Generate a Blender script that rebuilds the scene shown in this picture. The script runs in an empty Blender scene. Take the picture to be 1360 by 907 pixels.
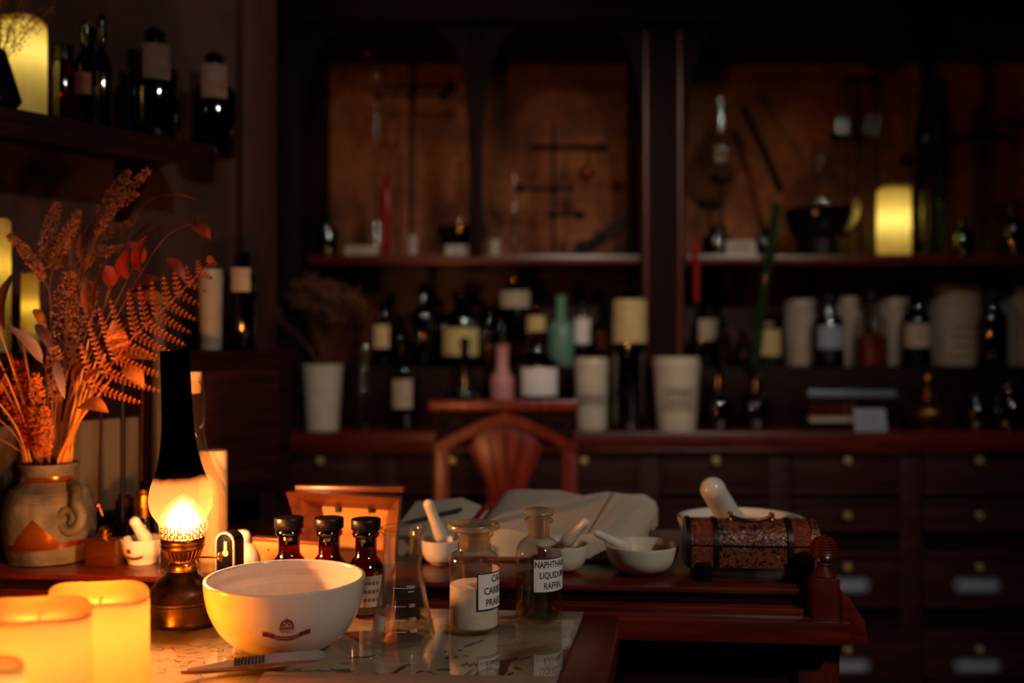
import bpy, bmesh, math, random
from mathutils import Vector, Matrix
random.seed(7)
sc = bpy.context.scene
C = sc.collection
# ------------------------------------------------------------------ camera
F, CX, CY, CAMZ = 1333.0, 680.0, 453.5, 1.13
cam_d = bpy.data.cameras.new('camera')
cam_d.sensor_width = 36.0
cam_d.lens = 36.0 * F / 1360.0
cam_d.clip_start = 0.02
cam_d.dof.use_dof = True
cam_d.dof.focus_distance = 1.29
cam_d.dof.aperture_fstop = 2.0
cam = bpy.data.objects.new('camera', cam_d)
C.objects.link(cam)
cam.location = (0, 0, CAMZ)
cam.rotation_euler = (math.pi / 2, 0, 0)
sc.camera = cam
# ------------------------------------------------------------------ world, exposure
world = bpy.data.worlds.new('world')
sc.world = world
world.use_nodes = True
wb = world.node_tree.nodes['Background']
wb.inputs[0].default_value = (0.55, 0.35, 0.75, 1)
wb.inputs[1].default_value = 0.004
sc.view_settings.view_transform = 'Standard'
sc.view_settings.look = 'None'
sc.view_settings.gamma = 1.0
sc.view_settings.exposure = 0.0
sc.view_settings.use_curve_mapping = False
sc.cycles.use_denoising = True
sc.cycles.max_bounces = 10
sc.cycles.diffuse_bounces = 4
sc.cycles.transmission_bounces = 8
sc.cycles.transparent_max_bounces = 32
sc.cycles.caustics_reflective = False
sc.cycles.caustics_refractive = False
# ------------------------------------------------------------------ ceiling spots of the room
def ceiling_spot(loc, target, power, radius, color, angle=100, blend=0.8):
    l = bpy.data.lights.new('ceiling_spot', 'SPOT')
    l.energy = power
    l.shadow_soft_size = radius
    l.color = color
    l.spot_size = math.radians(angle)
    l.spot_blend = blend
    o = bpy.data.objects.new('ceiling_spot', l)
    C.objects.link(o)
    o.location = loc
    o.rotation_euler = (Vector(target) - Vector(loc)).to_track_quat('-Z', 'Y').to_euler()
    return o
ceiling_spot((1.35, -0.35, 2.45), (0.15, 1.6, 0.8), 78, 0.06, (1.0, 0.86, 0.74), 75)
ceiling_spot((0.75, 0.9, 2.55), (0.55, 3.4, 0.72), 52, 0.05, (1.0, 0.84, 0.70), 62)
ceiling_spot((-0.35, 1.5, 2.6), (-0.15, 3.6, 1.1), 16, 0.05, (1.0, 0.74, 0.55), 70)

# ------------------------------------------------------------------ helpers
def P(px, py, d):
    return Vector(((px - CX) / F * d, d, CAMZ - (py - CY) / F * d))
def XP(px, d): return (px - CX) / F * d
def ZP(py, d): return CAMZ - (py - CY) / F * d
def M(px, d): return px / F * d
def onz(px, py, z):
    d = (CAMZ - z) * F / (py - CY)
    return Vector((XP(px, d), d, z))

def lin(c):
    r = []
    for v in c[:3]:
        v = v / 255.0
        r.append(v / 12.92 if v <= 0.04045 else ((v + 0.055) / 1.055) ** 2.4)
    return (r[0], r[1], r[2], 1.0)

class MB:
    def __init__(s):
        s.v, s.f = [], []
    def add(s, v, f, mx=None):
        o = len(s.v)
        s.v += [tuple(mx @ Vector(p)) if mx else tuple(p) for p in v]
        s.f += [tuple(i + o for i in q) for q in f]
        return s
    def box(s, x0, x1, y0, y1, z0, z1, mx=None):
        v = [(x, y, z) for z in (z0, z1) for y in (y0, y1) for x in (x0, x1)]
        f = [(0, 2, 3, 1), (4, 5, 7, 6), (0, 1, 5, 4), (2, 6, 7, 3), (0, 4, 6, 2), (1, 3, 7, 5)]
        return s.add(v, f, mx)
    def lathe(s, prof, seg=32, mx=None):
        v, f, rows = [], [], []
        for r, z in prof:
            if r <= 1e-6:
                rows.append([len(v)]); v.append((0, 0, z))
            else:
                rows.append(list(range(len(v), len(v) + seg)))
                for k in range(seg):
                    a = 2 * math.pi * k / seg
                    v.append((r * math.cos(a), r * math.sin(a), z))
        for a, b in zip(rows, rows[1:]):
            if len(a) == 1 and len(b) == 1: continue
            for k in range(seg):
                k2 = (k + 1) % seg
                if len(a) == 1: f.append((a[0], b[k2], b[k]))
                elif len(b) == 1: f.append((a[k], a[k2], b[0]))
                else: f.append((a[k], a[k2], b[k2], b[k]))
        return s.add(v, f, mx)
    def tube(s, path, rad, seg=8, cap=True, closed=False):
        path = [Vector(p) for p in path]
        n = len(path)
        if not isinstance(rad, (list, tuple)): rad = [rad] * n
        v, f = [], []
        up = None
        for i in range(n):
            if closed: t = path[(i + 1) % n] - path[i - 1]
            else: t = path[min(i + 1, n - 1)] - path[max(i - 1, 0)]
            if t.length < 1e-9: t = Vector((0, 0, 1))
            t.normalize()
            if up is None:
                up = Vector((0, 0, 1)) if abs(t.z) < 0.9 else Vector((1, 0, 0))
            u = t.cross(up)
            if u.length < 1e-6: u = t.orthogonal()
            u.normalize()
            w = u.cross(t).normalized()
            up = w
            for k in range(seg):
                a = 2 * math.pi * k / seg
                v.append(path[i] + (u * math.cos(a) + w * math.sin(a)) * rad[i])
        m = n if closed else n - 1
        for i in range(m):
            j = (i + 1) % n
            for k in range(seg):
                k2 = (k + 1) % seg
                f.append((i * seg + k, i * seg + k2, j * seg + k2, j * seg + k))
        if cap and not closed:
            f.append(tuple(range(seg))[::-1])
            f.append(tuple((n - 1) * seg + k for k in range(seg)))
        return s.add(v, f)
    def prism(s, poly, y0, y1, mx=None):
        # polygon in x,z extruded along y
        n = len(poly)
        v = [(x, y0, z) for x, z in poly] + [(x, y1, z) for x, z in poly]
        f = [tuple(range(n))[::-1], tuple(range(n, 2 * n))]
        for k in range(n):
            k2 = (k + 1) % n
            f.append((k, k2, n + k2, n + k))
        return s.add(v, f, mx)
    def slab(s, poly, z0, z1, mx=None):
        n = len(poly)
        v = [(x, y, z0) for x, y in poly] + [(x, y, z1) for x, y in poly]
        f = [tuple(range(n))[::-1], tuple(range(n, 2 * n))]
        for k in range(n):
            k2 = (k + 1) % n
            f.append((k, k2, n + k2, n + k))
        return s.add(v, f, mx)
    def grid(s, pts):
        # pts: list of rows of points
        v, f = [], []
        w = len(pts[0])
        for row in pts: v += [tuple(p) for p in row]
        for i in range(len(pts) - 1):
            for k in range(w - 1):
                f.append((i * w + k, i * w + k + 1, (i + 1) * w + k + 1, (i + 1) * w + k))
        return s.add(v, f)
    def ball(s, c, r, seg=12, rings=8, sz=1.0):
        prof = [(r * math.sin(math.pi * k / rings), -r * sz * math.cos(math.pi * k / rings)) for k in range(rings + 1)]
        prof[0] = (0, prof[0][1]); prof[-1] = (0, prof[-1][1])
        return s.lathe(prof, seg, Matrix.Translation(c))
    def build(s, name, mat, parent=None, smooth=40, bevel=0, fix=True):
        me = bpy.data.meshes.new(name)
        me.from_pydata([tuple(p) for p in s.v], [], s.f)
        if fix or bevel:
            bm = bmesh.new(); bm.from_mesh(me)
            if bevel:
                bmesh.ops.bevel(bm, geom=bm.edges[:], offset=bevel, segments=2, profile=0.6, affect='EDGES', clamp_overlap=True)
            if fix: bmesh.ops.recalc_face_normals(bm, faces=bm.faces[:])
            bm.to_mesh(me); bm.free()
        if smooth:
            me.shade_smooth()
            me.set_sharp_from_angle(angle=math.radians(smooth))
        me.materials.append(mat)
        o = bpy.data.objects.new(name, me)
        C.objects.link(o)
        if parent: o.parent = parent
        return o

def tag(o, label=None, cat=None, group=None, kind=None):
    if label: o['label'] = label
    if cat: o['category'] = cat
    if group: o['group'] = group
    if kind: o['kind'] = kind
    return o
def thing(name, label, cat, loc=(0, 0, 0), rz=0.0, group=None):
    o = bpy.data.objects.new(name, None)
    o.empty_display_size = 0.02
    C.objects.link(o)
    o.location = loc
    o.rotation_euler = (0, 0, rz)
    return tag(o, label, cat, group)
def struct(o): return tag(o, kind='structure')

# ------------------------------------------------------------------ materials
def newmat(name):
    m = bpy.data.materials.new(name)
    m.use_nodes = True
    nt = m.node_tree
    for n in list(nt.nodes): nt.nodes.remove(n)
    out = nt.nodes.new('ShaderNodeOutputMaterial')
    return m, nt, out
def nd(nt, t, **kw):
    n = nt.nodes.new(t)
    for k, v in kw.items(): setattr(n, k, v)
    return n
def mat(name, col, rough=0.5, metal=0.0, var=0.12, vscale=30.0, bump=0.0, bscale=80.0, coat=0.0, spec=0.5, stretch=(1, 1, 1), col2=None, sheen=0.0):
    m, nt, out = newmat(name)
    L = nt.links.new
    b = nd(nt, 'ShaderNodeBsdfPrincipled')
    L(b.outputs[0], out.inputs[0])
    b.inputs['Roughness'].default_value = rough
    b.inputs['Metallic'].default_value = metal
    b.inputs['Coat Weight'].default_value = coat
    b.inputs['Specular IOR Level'].default_value = spec
    b.inputs['Sheen Weight'].default_value = sheen
    tc = nd(nt, 'ShaderNodeTexCoord')
    mp = nd(nt, 'ShaderNodeMapping')
    mp.inputs['Scale'].default_value = stretch
    L(tc.outputs['Object'], mp.inputs[0])
    ns = nd(nt, 'ShaderNodeTexNoise')
    ns.inputs['Scale'].default_value = vscale
    ns.inputs['Detail'].default_value = 4
    L(mp.outputs[0], ns.inputs[0])
    c = lin(col)
    a = tuple(max(0, x * (1 - var)) for x in c[:3]) + (1,)
    d = lin(col2) if col2 else tuple(min(1, x * (1 + var)) for x in c[:3]) + (1,)
    rp = nd(nt, 'ShaderNodeValToRGB')
    rp.color_ramp.elements[0].position = 0.35; rp.color_ramp.elements[0].color = a
    rp.color_ramp.elements[1].position = 0.68; rp.color_ramp.elements[1].color = d
    L(ns.outputs[0], rp.inputs[0])
    L(rp.outputs[0], b.inputs['Base Color'])
    if bump:
        n2 = nd(nt, 'ShaderNodeTexNoise')
        n2.inputs['Scale'].default_value = bscale
        n2.inputs['Detail'].default_value = 6
        L(mp.outputs[0], n2.inputs[0])
        bp = nd(nt, 'ShaderNodeBump')
        bp.inputs['Strength'].default_value = bump
        bp.inputs['Distance'].default_value = 0.004
        L(n2.outputs[0], bp.inputs['Height'])
        L(bp.outputs[0], b.inputs['Normal'])
    return m
def glass(name, tint, refl=0.07, edge=0.75, rough=0.04, frost=0.0, frost_col=(230, 225, 215)):
    m, nt, out = newmat(name)
    L = nt.links.new
    tr = nd(nt, 'ShaderNodeBsdfTransparent')
    tr.inputs[0].default_value = tuple(tint) + (1,)
    gl = nd(nt, 'ShaderNodeBsdfGlossy')
    gl.inputs['Roughness'].default_value = rough
    lw = nd(nt, 'ShaderNodeLayerWeight')
    lw.inputs[0].default_value = 0.5
    pw = nd(nt, 'ShaderNodeMath', operation='POWER')
    pw.inputs[1].default_value = 3.5
    L(lw.outputs['Facing'], pw.inputs[0])
    ma = nd(nt, 'ShaderNodeMath', operation='MULTIPLY_ADD')
    ma.inputs[1].default_value = edge
    ma.inputs[2].default_value = refl
    L(pw.outputs[0], ma.inputs[0])
    base = tr.outputs[0]
    if frost > 0:
        t2 = nd(nt, 'ShaderNodeBsdfTranslucent'); t2.inputs[0].default_value = lin(frost_col)
        d2 = nd(nt, 'ShaderNodeBsdfDiffuse'); d2.inputs[0].default_value = lin(frost_col)
        m2 = nd(nt, 'ShaderNodeMixShader'); m2.inputs[0].default_value = 0.4
        L(t2.outputs[0], m2.inputs[1]); L(d2.outputs[0], m2.inputs[2])
        m1 = nd(nt, 'ShaderNodeMixShader'); m1.inputs[0].default_value = frost
        L(tr.outputs[0], m1.inputs[1]); L(m2.outputs[0], m1.inputs[2])
        base = m1.outputs[0]
    mx = nd(nt, 'ShaderNodeMixShader')
    L(ma.outputs[0], mx.inputs[0]); L(base, mx.inputs[1]); L(gl.outputs[0], mx.inputs[2])
    L(mx.outputs[0], out.inputs[0])
    return m
def wood(name, c1, c2, rough=0.3, stretch=(2, 18, 18), scale=3.0, bump=0.12, coat=0.25, spec=0.5):
    m, nt, out = newmat(name)
    L = nt.links.new
    b = nd(nt, 'ShaderNodeBsdfPrincipled')
    L(b.outputs[0], out.inputs[0])
    b.inputs['Roughness'].default_value = rough
    b.inputs['Coat Weight'].default_value = coat
    b.inputs['Coat Roughness'].default_value = 0.25
    b.inputs['Specular IOR Level'].default_value = spec
    tc = nd(nt, 'ShaderNodeTexCoord')
    mp = nd(nt, 'ShaderNodeMapping'); mp.inputs['Scale'].default_value = stretch
    L(tc.outputs['Object'], mp.inputs[0])
    ns = nd(nt, 'ShaderNodeTexNoise')
    ns.inputs['Scale'].default_value = scale; ns.inputs['Detail'].default_value = 8; ns.inputs['Distortion'].default_value = 0.6
    L(mp.outputs[0], ns.inputs[0])
    rp = nd(nt, 'ShaderNodeValToRGB')
    rp.color_ramp.elements[0].position = 0.32; rp.color_ramp.elements[0].color = lin(c1)
    rp.color_ramp.elements[1].position = 0.7; rp.color_ramp.elements[1].color = lin(c2)
    L(ns.outputs[0], rp.inputs[0]); L(rp.outputs[0], b.inputs['Base Color'])
    bp = nd(nt, 'ShaderNodeBump'); bp.inputs['Strength'].default_value = bump; bp.inputs['Distance'].default_value = 0.002
    L(ns.outputs[0], bp.inputs['Height']); L(bp.outputs[0], b.inputs['Normal'])
    return m
def emit(name, col, strength):
    m, nt, out = newmat(name)
    e = nd(nt, 'ShaderNodeEmission')
    e.inputs[0].default_value = lin(col); e.inputs[1].default_value = strength
    t = nd(nt, 'ShaderNodeBsdfTransparent'); a = nd(nt, 'ShaderNodeAddShader')      # a flame lets light through
    nt.links.new(e.outputs[0], a.inputs[0]); nt.links.new(t.outputs[0], a.inputs[1])
    nt.links.new(a.outputs[0], out.inputs[0])
    return m
def wax(name, col, rough=0.45):
    # translucent wax shell, lit by the light inside it
    m, nt, out = newmat(name)
    L = nt.links.new
    b = nd(nt, 'ShaderNodeBsdfPrincipled')
    b.inputs['Base Color'].default_value = lin(col); b.inputs['Roughness'].default_value = rough
    t = nd(nt, 'ShaderNodeBsdfTranslucent'); t.inputs[0].default_value = lin(col)
    ns = nd(nt, 'ShaderNodeTexNoise'); ns.inputs['Scale'].default_value = 35
    tc = nd(nt, 'ShaderNodeTexCoord'); L(tc.outputs['Object'], ns.inputs[0])
    bp = nd(nt, 'ShaderNodeBump'); bp.inputs['Strength'].default_value = 0.08; bp.inputs['Distance'].default_value = 0.003
    L(ns.outputs[0], bp.inputs['Height']); L(bp.outputs[0], b.inputs['Normal'])
    mx = nd(nt, 'ShaderNodeMixShader'); mx.inputs[0].default_value = 0.6
    L(b.outputs[0], mx.inputs[1]); L(t.outputs[0], mx.inputs[2]); L(mx.outputs[0], out.inputs[0])
    return m

MT = {}
MT['mahogany'] = wood('mahogany', (62, 14, 12), (112, 34, 22), 0.32)
MT['mahogany_v'] = wood('mahogany_upright', (58, 14, 12), (100, 30, 22), 0.34, stretch=(18, 18, 2))
MT['dark_wood'] = wood('dark_walnut', (20, 7, 7), (42, 14, 12), 0.55, coat=0.0, spec=0.12)
MT['dark_wood_v'] = wood('dark_walnut_upright', (16, 5, 6), (36, 12, 11), 0.6, stretch=(18, 18, 2), coat=0.0, spec=0.12)
MT['drawer_wood'] = wood('drawer_walnut', (38, 14, 14), (66, 28, 25), 0.5, coat=0.0, spec=0.25)
MT['chair_wood'] = wood('chair_mahogany', (92, 20, 12), (140, 42, 22), 0.32, stretch=(16, 16, 3))
MT['pale_wood'] = wood('honey_wood', (176, 112, 48), (214, 150, 72), 0.5, coat=0.05)
MT['case_wood'] = wood('case_wood', (96, 42, 20), (140, 72, 34), 0.35)
MT['trim_wood'] = wood('trim_wood', (40, 14, 12), (60, 22, 18), 0.6, stretch=(18, 18, 2), coat=0.0)
MT['plaster'] = mat('brown_plaster', (58, 33, 26), 0.85, var=0.25, vscale=6, bump=0.2)
MT['wall'] = mat('dark_wall', (60, 34, 32), 0.85, var=0.2, vscale=5, bump=0.15)
MT['floor'] = wood('floor_wood', (40, 20, 14), (62, 32, 22), 0.5)
MT['ceil'] = mat('ceiling_paint', (60, 48, 46), 0.9)
MT['ceramic'] = mat('white_ceramic', (216, 202, 190), 0.16, var=0.03, vscale=12, coat=0.4)
MT['bisque'] = mat('unglazed_ceramic', (206, 188, 172), 0.7, var=0.06, vscale=60, bump=0.15, bscale=300)
MT['stained'] = mat('stained_ceramic', (196, 156, 108), 0.45, var=0.3, vscale=14, col2=(226, 208, 184))
MT['porcelain'] = mat('porcelain', (226, 216, 200), 0.25, var=0.05, vscale=10)
MT['jar_white'] = mat('jar_enamel', (214, 200, 178), 0.35, var=0.06, vscale=20)
MT['jar_dim'] = mat('jar_aged_enamel', (178, 166, 150), 0.4, var=0.08, vscale=20)
MT['label'] = mat('label_paper', (240, 232, 230), 0.6, var=0.03)
MT['label_cream'] = mat('label_cream_paper', (214, 190, 130), 0.65, var=0.08, vscale=40)
MT['label_old'] = mat('label_aged_paper', (180, 162, 140), 0.7, var=0.15, vscale=50)
MT['label_dim'] = mat('label_browned_paper', (96, 78, 72), 0.8, var=0.2, vscale=40)
MT['ink'] = mat('black_ink', (22, 16, 18), 0.6)
MT['ink_grey'] = mat('grey_print', (96, 92, 90), 0.6)
MT['crest_red'] = mat('crest_red_print', (118, 20, 34), 0.35, var=0.05)
MT['crest_pale'] = mat('crest_pale_print', (214, 160, 150), 0.4)
MT['white_print'] = mat('white_print', (225, 220, 210), 0.5)
MT['clear'] = glass('clear_glass', (0.95, 0.94, 0.92), 0.07, 0.9, 0.03, frost=0.012)
MT['clear_soft'] = glass('old_clear_glass', (0.88, 0.85, 0.80), 0.08, 0.8, 0.035, frost=0.012)
MT['ground'] = glass('ground_glass', (0.8, 0.76, 0.68), 0.06, 0.5, 0.25, frost=0.5, frost_col=(205, 190, 165))
MT['pane'] = glass('table_glass', (0.95, 0.95, 0.94), 0.045, 0.9, 0.02)
MT['amber'] = glass('amber_glass', (0.32, 0.055, 0.012), 0.11, 0.6, 0.05)
MT['brown_glass'] = glass('brown_glass', (0.10, 0.03, 0.018), 0.20, 0.6, 0.05)
MT['black_glass'] = glass('black_glass', (0.012, 0.010, 0.016), 0.20, 0.6, 0.05)
MT['blue_glass'] = glass('blue_glass', (0.01, 0.035, 0.12), 0.2, 0.6, 0.05)
MT['green_glass'] = glass('green_glass', (0.22, 0.42, 0.25), 0.1, 0.6, 0.06, frost=0.35, frost_col=(90, 130, 90))
MT['sea_glass'] = mat('sea_green_glaze', (110, 152, 136), 0.3, var=0.1)
MT['pink'] = mat('pink_glaze', (206, 138, 138), 0.35, var=0.08)
MT['soot_brown'] = mat('black_plastic', (20, 14, 16), 0.35)
MT['bakelite'] = mat('black_bakelite', (14, 8, 8), 0.4, spec=0.3)
MT['iron'] = mat('black_iron', (22, 18, 20), 0.45, 0.7)
MT['black_tin'] = mat('worn_black_tin', (34, 22, 16), 0.28, 0.75, var=0.5, vscale=25, col2=(92, 62, 38), bump=0.3, bscale=40)
MT['brass'] = mat('old_brass', (176, 124, 58), 0.28, 1.0, var=0.2, vscale=25)
MT['brass_dark'] = mat('tarnished_brass', (128, 84, 40), 0.35, 1.0, var=0.3, vscale=25)
MT['brass_knob'] = mat('pale_brass_knob', (214, 190, 128), 0.35, 0.6)
MT['copper'] = mat('copper', (170, 86, 50), 0.3, 1.0)
MT['steel'] = mat('steel', (186, 174, 176), 0.32, 0.5, var=0.08)
MT['plate_metal'] = mat('label_frame_metal', (120, 132, 152), 0.4, 0.4)
MT['card'] = mat('card_paper', (150, 158, 172), 0.7, var=0.08, vscale=60)
MT['cork'] = mat('cork', (196, 150, 104), 0.8, var=0.2, vscale=120, bump=0.4, bscale=200)
MT['powder'] = mat('white_powder', (238, 226, 214), 0.95, var=0.04, vscale=60, bump=0.5, bscale=70)
MT['liquid'] = glass('naphtha_liquid', (0.72, 0.58, 0.50), 0.03, 0.3, 0.04)
MT['red_liquid'] = mat('red_liquid', (110, 22, 18), 0.2)
MT['leather'] = mat('brown_leather', (116, 58, 34), 0.6, var=0.2, vscale=40, bump=0.3)
MT['sheet'] = mat('parchment_sheet', (150, 122, 104), 0.7, var=0.1, vscale=20)
MT['wax_amber'] = wax('amber_wax', (255, 222, 150))
MT['wax_yellow'] = wax('yellow_wax', (250, 232, 150))
MT['wax_cream'] = mat('cream_wax', (226, 186, 130), 0.5, var=0.06)
MT['red_wax'] = mat('red_wax', (150, 16, 16), 0.3)
MT['flame'] = emit('flame', (255, 206, 138), 14)
MT['stone'] = mat('stoneware', (66, 60, 54), 0.7, var=0.35, vscale=22, bump=0.6, bscale=60, col2=(112, 104, 92))
MT['gold_glaze'] = mat('copper_gold_glaze', (158, 84, 28), 0.2, 0.7, var=0.3, vscale=14)
MT['red_glaze'] = mat('red_brown_glaze', (104, 36, 22), 0.25, 0.2, var=0.2, vscale=14)
MT['canvas'] = mat('olive_grey_panel', (112, 96, 74), 0.7, var=0.1, vscale=6)
# plants
MT['orange_leaf'] = mat('orange_leaf', (214, 104, 30), 0.55, var=0.25, vscale=30, col2=(236, 138, 44))
MT['red_leaf'] = mat('red_leaf', (168, 52, 26), 0.5, var=0.3, vscale=30)
MT['brown_leaf'] = mat('brown_leaf', (122, 66, 44), 0.6, var=0.25, vscale=30)
MT['grey_leaf'] = mat('grey_leaf', (140, 104, 88), 0.6, var=0.2, vscale=30)
MT['fern'] = mat('dry_fern', (172, 84, 36), 0.6, var=0.25, vscale=25)
MT['plume'] = mat('dry_plume', (140, 80, 56), 0.8, var=0.3, vscale=60, col2=(176, 110, 74))
MT['wheat'] = mat('orange_wheat', (196, 100, 36), 0.7, var=0.3, vscale=60)
MT['straw'] = mat('straw', (208, 134, 56), 0.6, var=0.25, vscale=40)
MT['stem'] = mat('brown_stem', (128, 72, 40), 0.6, var=0.25, vscale=40)
MT['dry_flower'] = mat('dry_flower_heads', (112, 68, 50), 0.9, var=0.35, vscale=90)

def mat_map_paper():
    m, nt, out = newmat('brown_map_paper'); L = nt.links.new
    b = nd(nt, 'ShaderNodeBsdfPrincipled'); L(b.outputs[0], out.inputs[0]); b.inputs['Roughness'].default_value = 0.8
    tc = nd(nt, 'ShaderNodeTexCoord')
    n1 = nd(nt, 'ShaderNodeTexNoise'); n1.inputs['Scale'].default_value = 5; n1.inputs['Detail'].default_value = 7
    L(tc.outputs['Object'], n1.inputs[0])
    rp = nd(nt, 'ShaderNodeValToRGB')
    e = rp.color_ramp.elements
    e[0].position = 0.3; e[0].color = lin((112, 60, 36)); e[1].position = 0.72; e[1].color = lin((186, 114, 66))
    L(n1.outputs[0], rp.inputs[0])
    v = nd(nt, 'ShaderNodeTexVoronoi'); v.feature = 'DISTANCE_TO_EDGE'; v.inputs['Scale'].default_value = 9
    L(tc.outputs['Object'], v.inputs[0])
    lt = nd(nt, 'ShaderNodeMath', operation='LESS_THAN'); lt.inputs[1].default_value = 0.025
    L(v.outputs[0], lt.inputs[0])
    mx = nd(nt, 'ShaderNodeMixRGB'); mx.inputs[2].default_value = lin((70, 34, 24))
    sc_ = nd(nt, 'ShaderNodeMath', operation='MULTIPLY'); sc_.inputs[1].default_value = 0.5
    L(lt.outputs[0], sc_.inputs[0]); L(sc_.outputs[0], mx.inputs[0]); L(rp.outputs[0], mx.inputs[1])
    L(mx.outputs[0], b.inputs['Base Color'])
    return m
MT['map'] = mat_map_paper()
def mat_desk_paper():
    m, nt, out = newmat('aged_manuscript_paper'); L = nt.links.new
    b = nd(nt, 'ShaderNodeBsdfPrincipled'); L(b.outputs[0], out.inputs[0]); b.inputs['Roughness'].default_value = 0.7
    tc = nd(nt, 'ShaderNodeTexCoord')
    n1 = nd(nt, 'ShaderNodeTexNoise'); n1.inputs['Scale'].default_value = 7; n1.inputs['Detail'].default_value = 8; n1.inputs['Distortion'].default_value = 1.2
    L(tc.outputs['Object'], n1.inputs[0])
    rp = nd(nt, 'ShaderNodeValToRGB'); e = rp.color_ramp.elements
    e[0].position = 0.30; e[0].color = lin((120, 84, 52)); e[1].position = 0.5; e[1].color = lin((214, 192, 160))
    x = e.new(0.75); x.color = lin((228, 208, 180))
    L(n1.outputs[0], rp.inputs[0]); L(rp.outputs[0], b.inputs['Base Color'])
    return m
MT['paper'] = mat_desk_paper()
def mat_page():
    m, nt, out = newmat('printed_page'); L = nt.links.new
    b = nd(nt, 'ShaderNodeBsdfPrincipled'); L(b.outputs[0], out.inputs[0]); b.inputs['Roughness'].default_value = 0.75
    tc = nd(nt, 'ShaderNodeTexCoord')
    mp = nd(nt, 'ShaderNodeMapping'); mp.inputs['Scale'].default_value = (60, 210, 1)
    L(tc.outputs['Object'], mp.inputs[0])
    n1 = nd(nt, 'ShaderNodeTexNoise'); n1.inputs['Scale'].default_value = 1.4; n1.inputs['Detail'].default_value = 3
    L(mp.outputs[0], n1.inputs[0])
    w = nd(nt, 'ShaderNodeTexWave'); w.wave_type = 'BANDS'; w.bands_direction = 'Y'; w.inputs['Scale'].default_value = 34
    L(tc.outputs['Object'], w.inputs[0])
    mu = nd(nt, 'ShaderNodeMath', operation='MULTIPLY'); L(n1.outputs[0], mu.inputs[0]); L(w.outputs['Fac'], mu.inputs[1])
    rp = nd(nt, 'ShaderNodeValToRGB'); e = rp.color_ramp.elements
    e[0].position = 0.25; e[0].color = lin((206, 192, 172)); e[1].position = 0.55; e[1].color = lin((160, 144, 130))
    L(mu.outputs[0], rp.inputs[0]); L(rp.outputs[0], b.inputs['Base Color'])
    return m
MT['page'] = mat_page()
def mat_emboss(name, c1, c2, scale):
    m, nt, out = newmat(name); L = nt.links.new
    b = nd(nt, 'ShaderNodeBsdfPrincipled'); L(b.outputs[0], out.inputs[0]); b.inputs['Roughness'].default_value = 0.36
    tc = nd(nt, 'ShaderNodeTexCoord')
    n0 = nd(nt, 'ShaderNodeTexNoise'); n0.inputs['Scale'].default_value = scale * 0.6
    L(tc.outputs['Object'], n0.inputs[0])
    v = nd(nt, 'ShaderNodeTexVoronoi'); v.feature = 'DISTANCE_TO_EDGE'; v.inputs['Scale'].default_value = scale
    mxv = nd(nt, 'ShaderNodeMixRGB'); mxv.inputs[0].default_value = 0.12
    L(tc.outputs['Object'], mxv.inputs[1]); L(n0.outputs[1], mxv.inputs[2]); L(mxv.outputs[0], v.inputs[0])
    rp = nd(nt, 'ShaderNodeValToRGB'); e = rp.color_ramp.elements
    e[0].position = 0.06; e[0].color = lin(c1); e[1].position = 0.22; e[1].color = lin(c2)
    L(v.outputs[0], rp.inputs[0]); L(rp.outputs[0], b.inputs['Base Color'])
    bp = nd(nt, 'ShaderNodeBump'); bp.inputs['Strength'].default_value = 0.8; bp.inputs['Distance'].default_value = 0.002
    L(v.outputs[0], bp.inputs['Height']); L(bp.outputs[0], b.inputs['Normal'])
    return m
MT['emboss_red'] = mat_emboss('embossed_red_leather', (48, 14, 8), (172, 70, 34), 120)
MT['emboss_dark'] = mat_emboss('embossed_dark_leather', (120, 66, 38), (44, 20, 18), 60)
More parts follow.
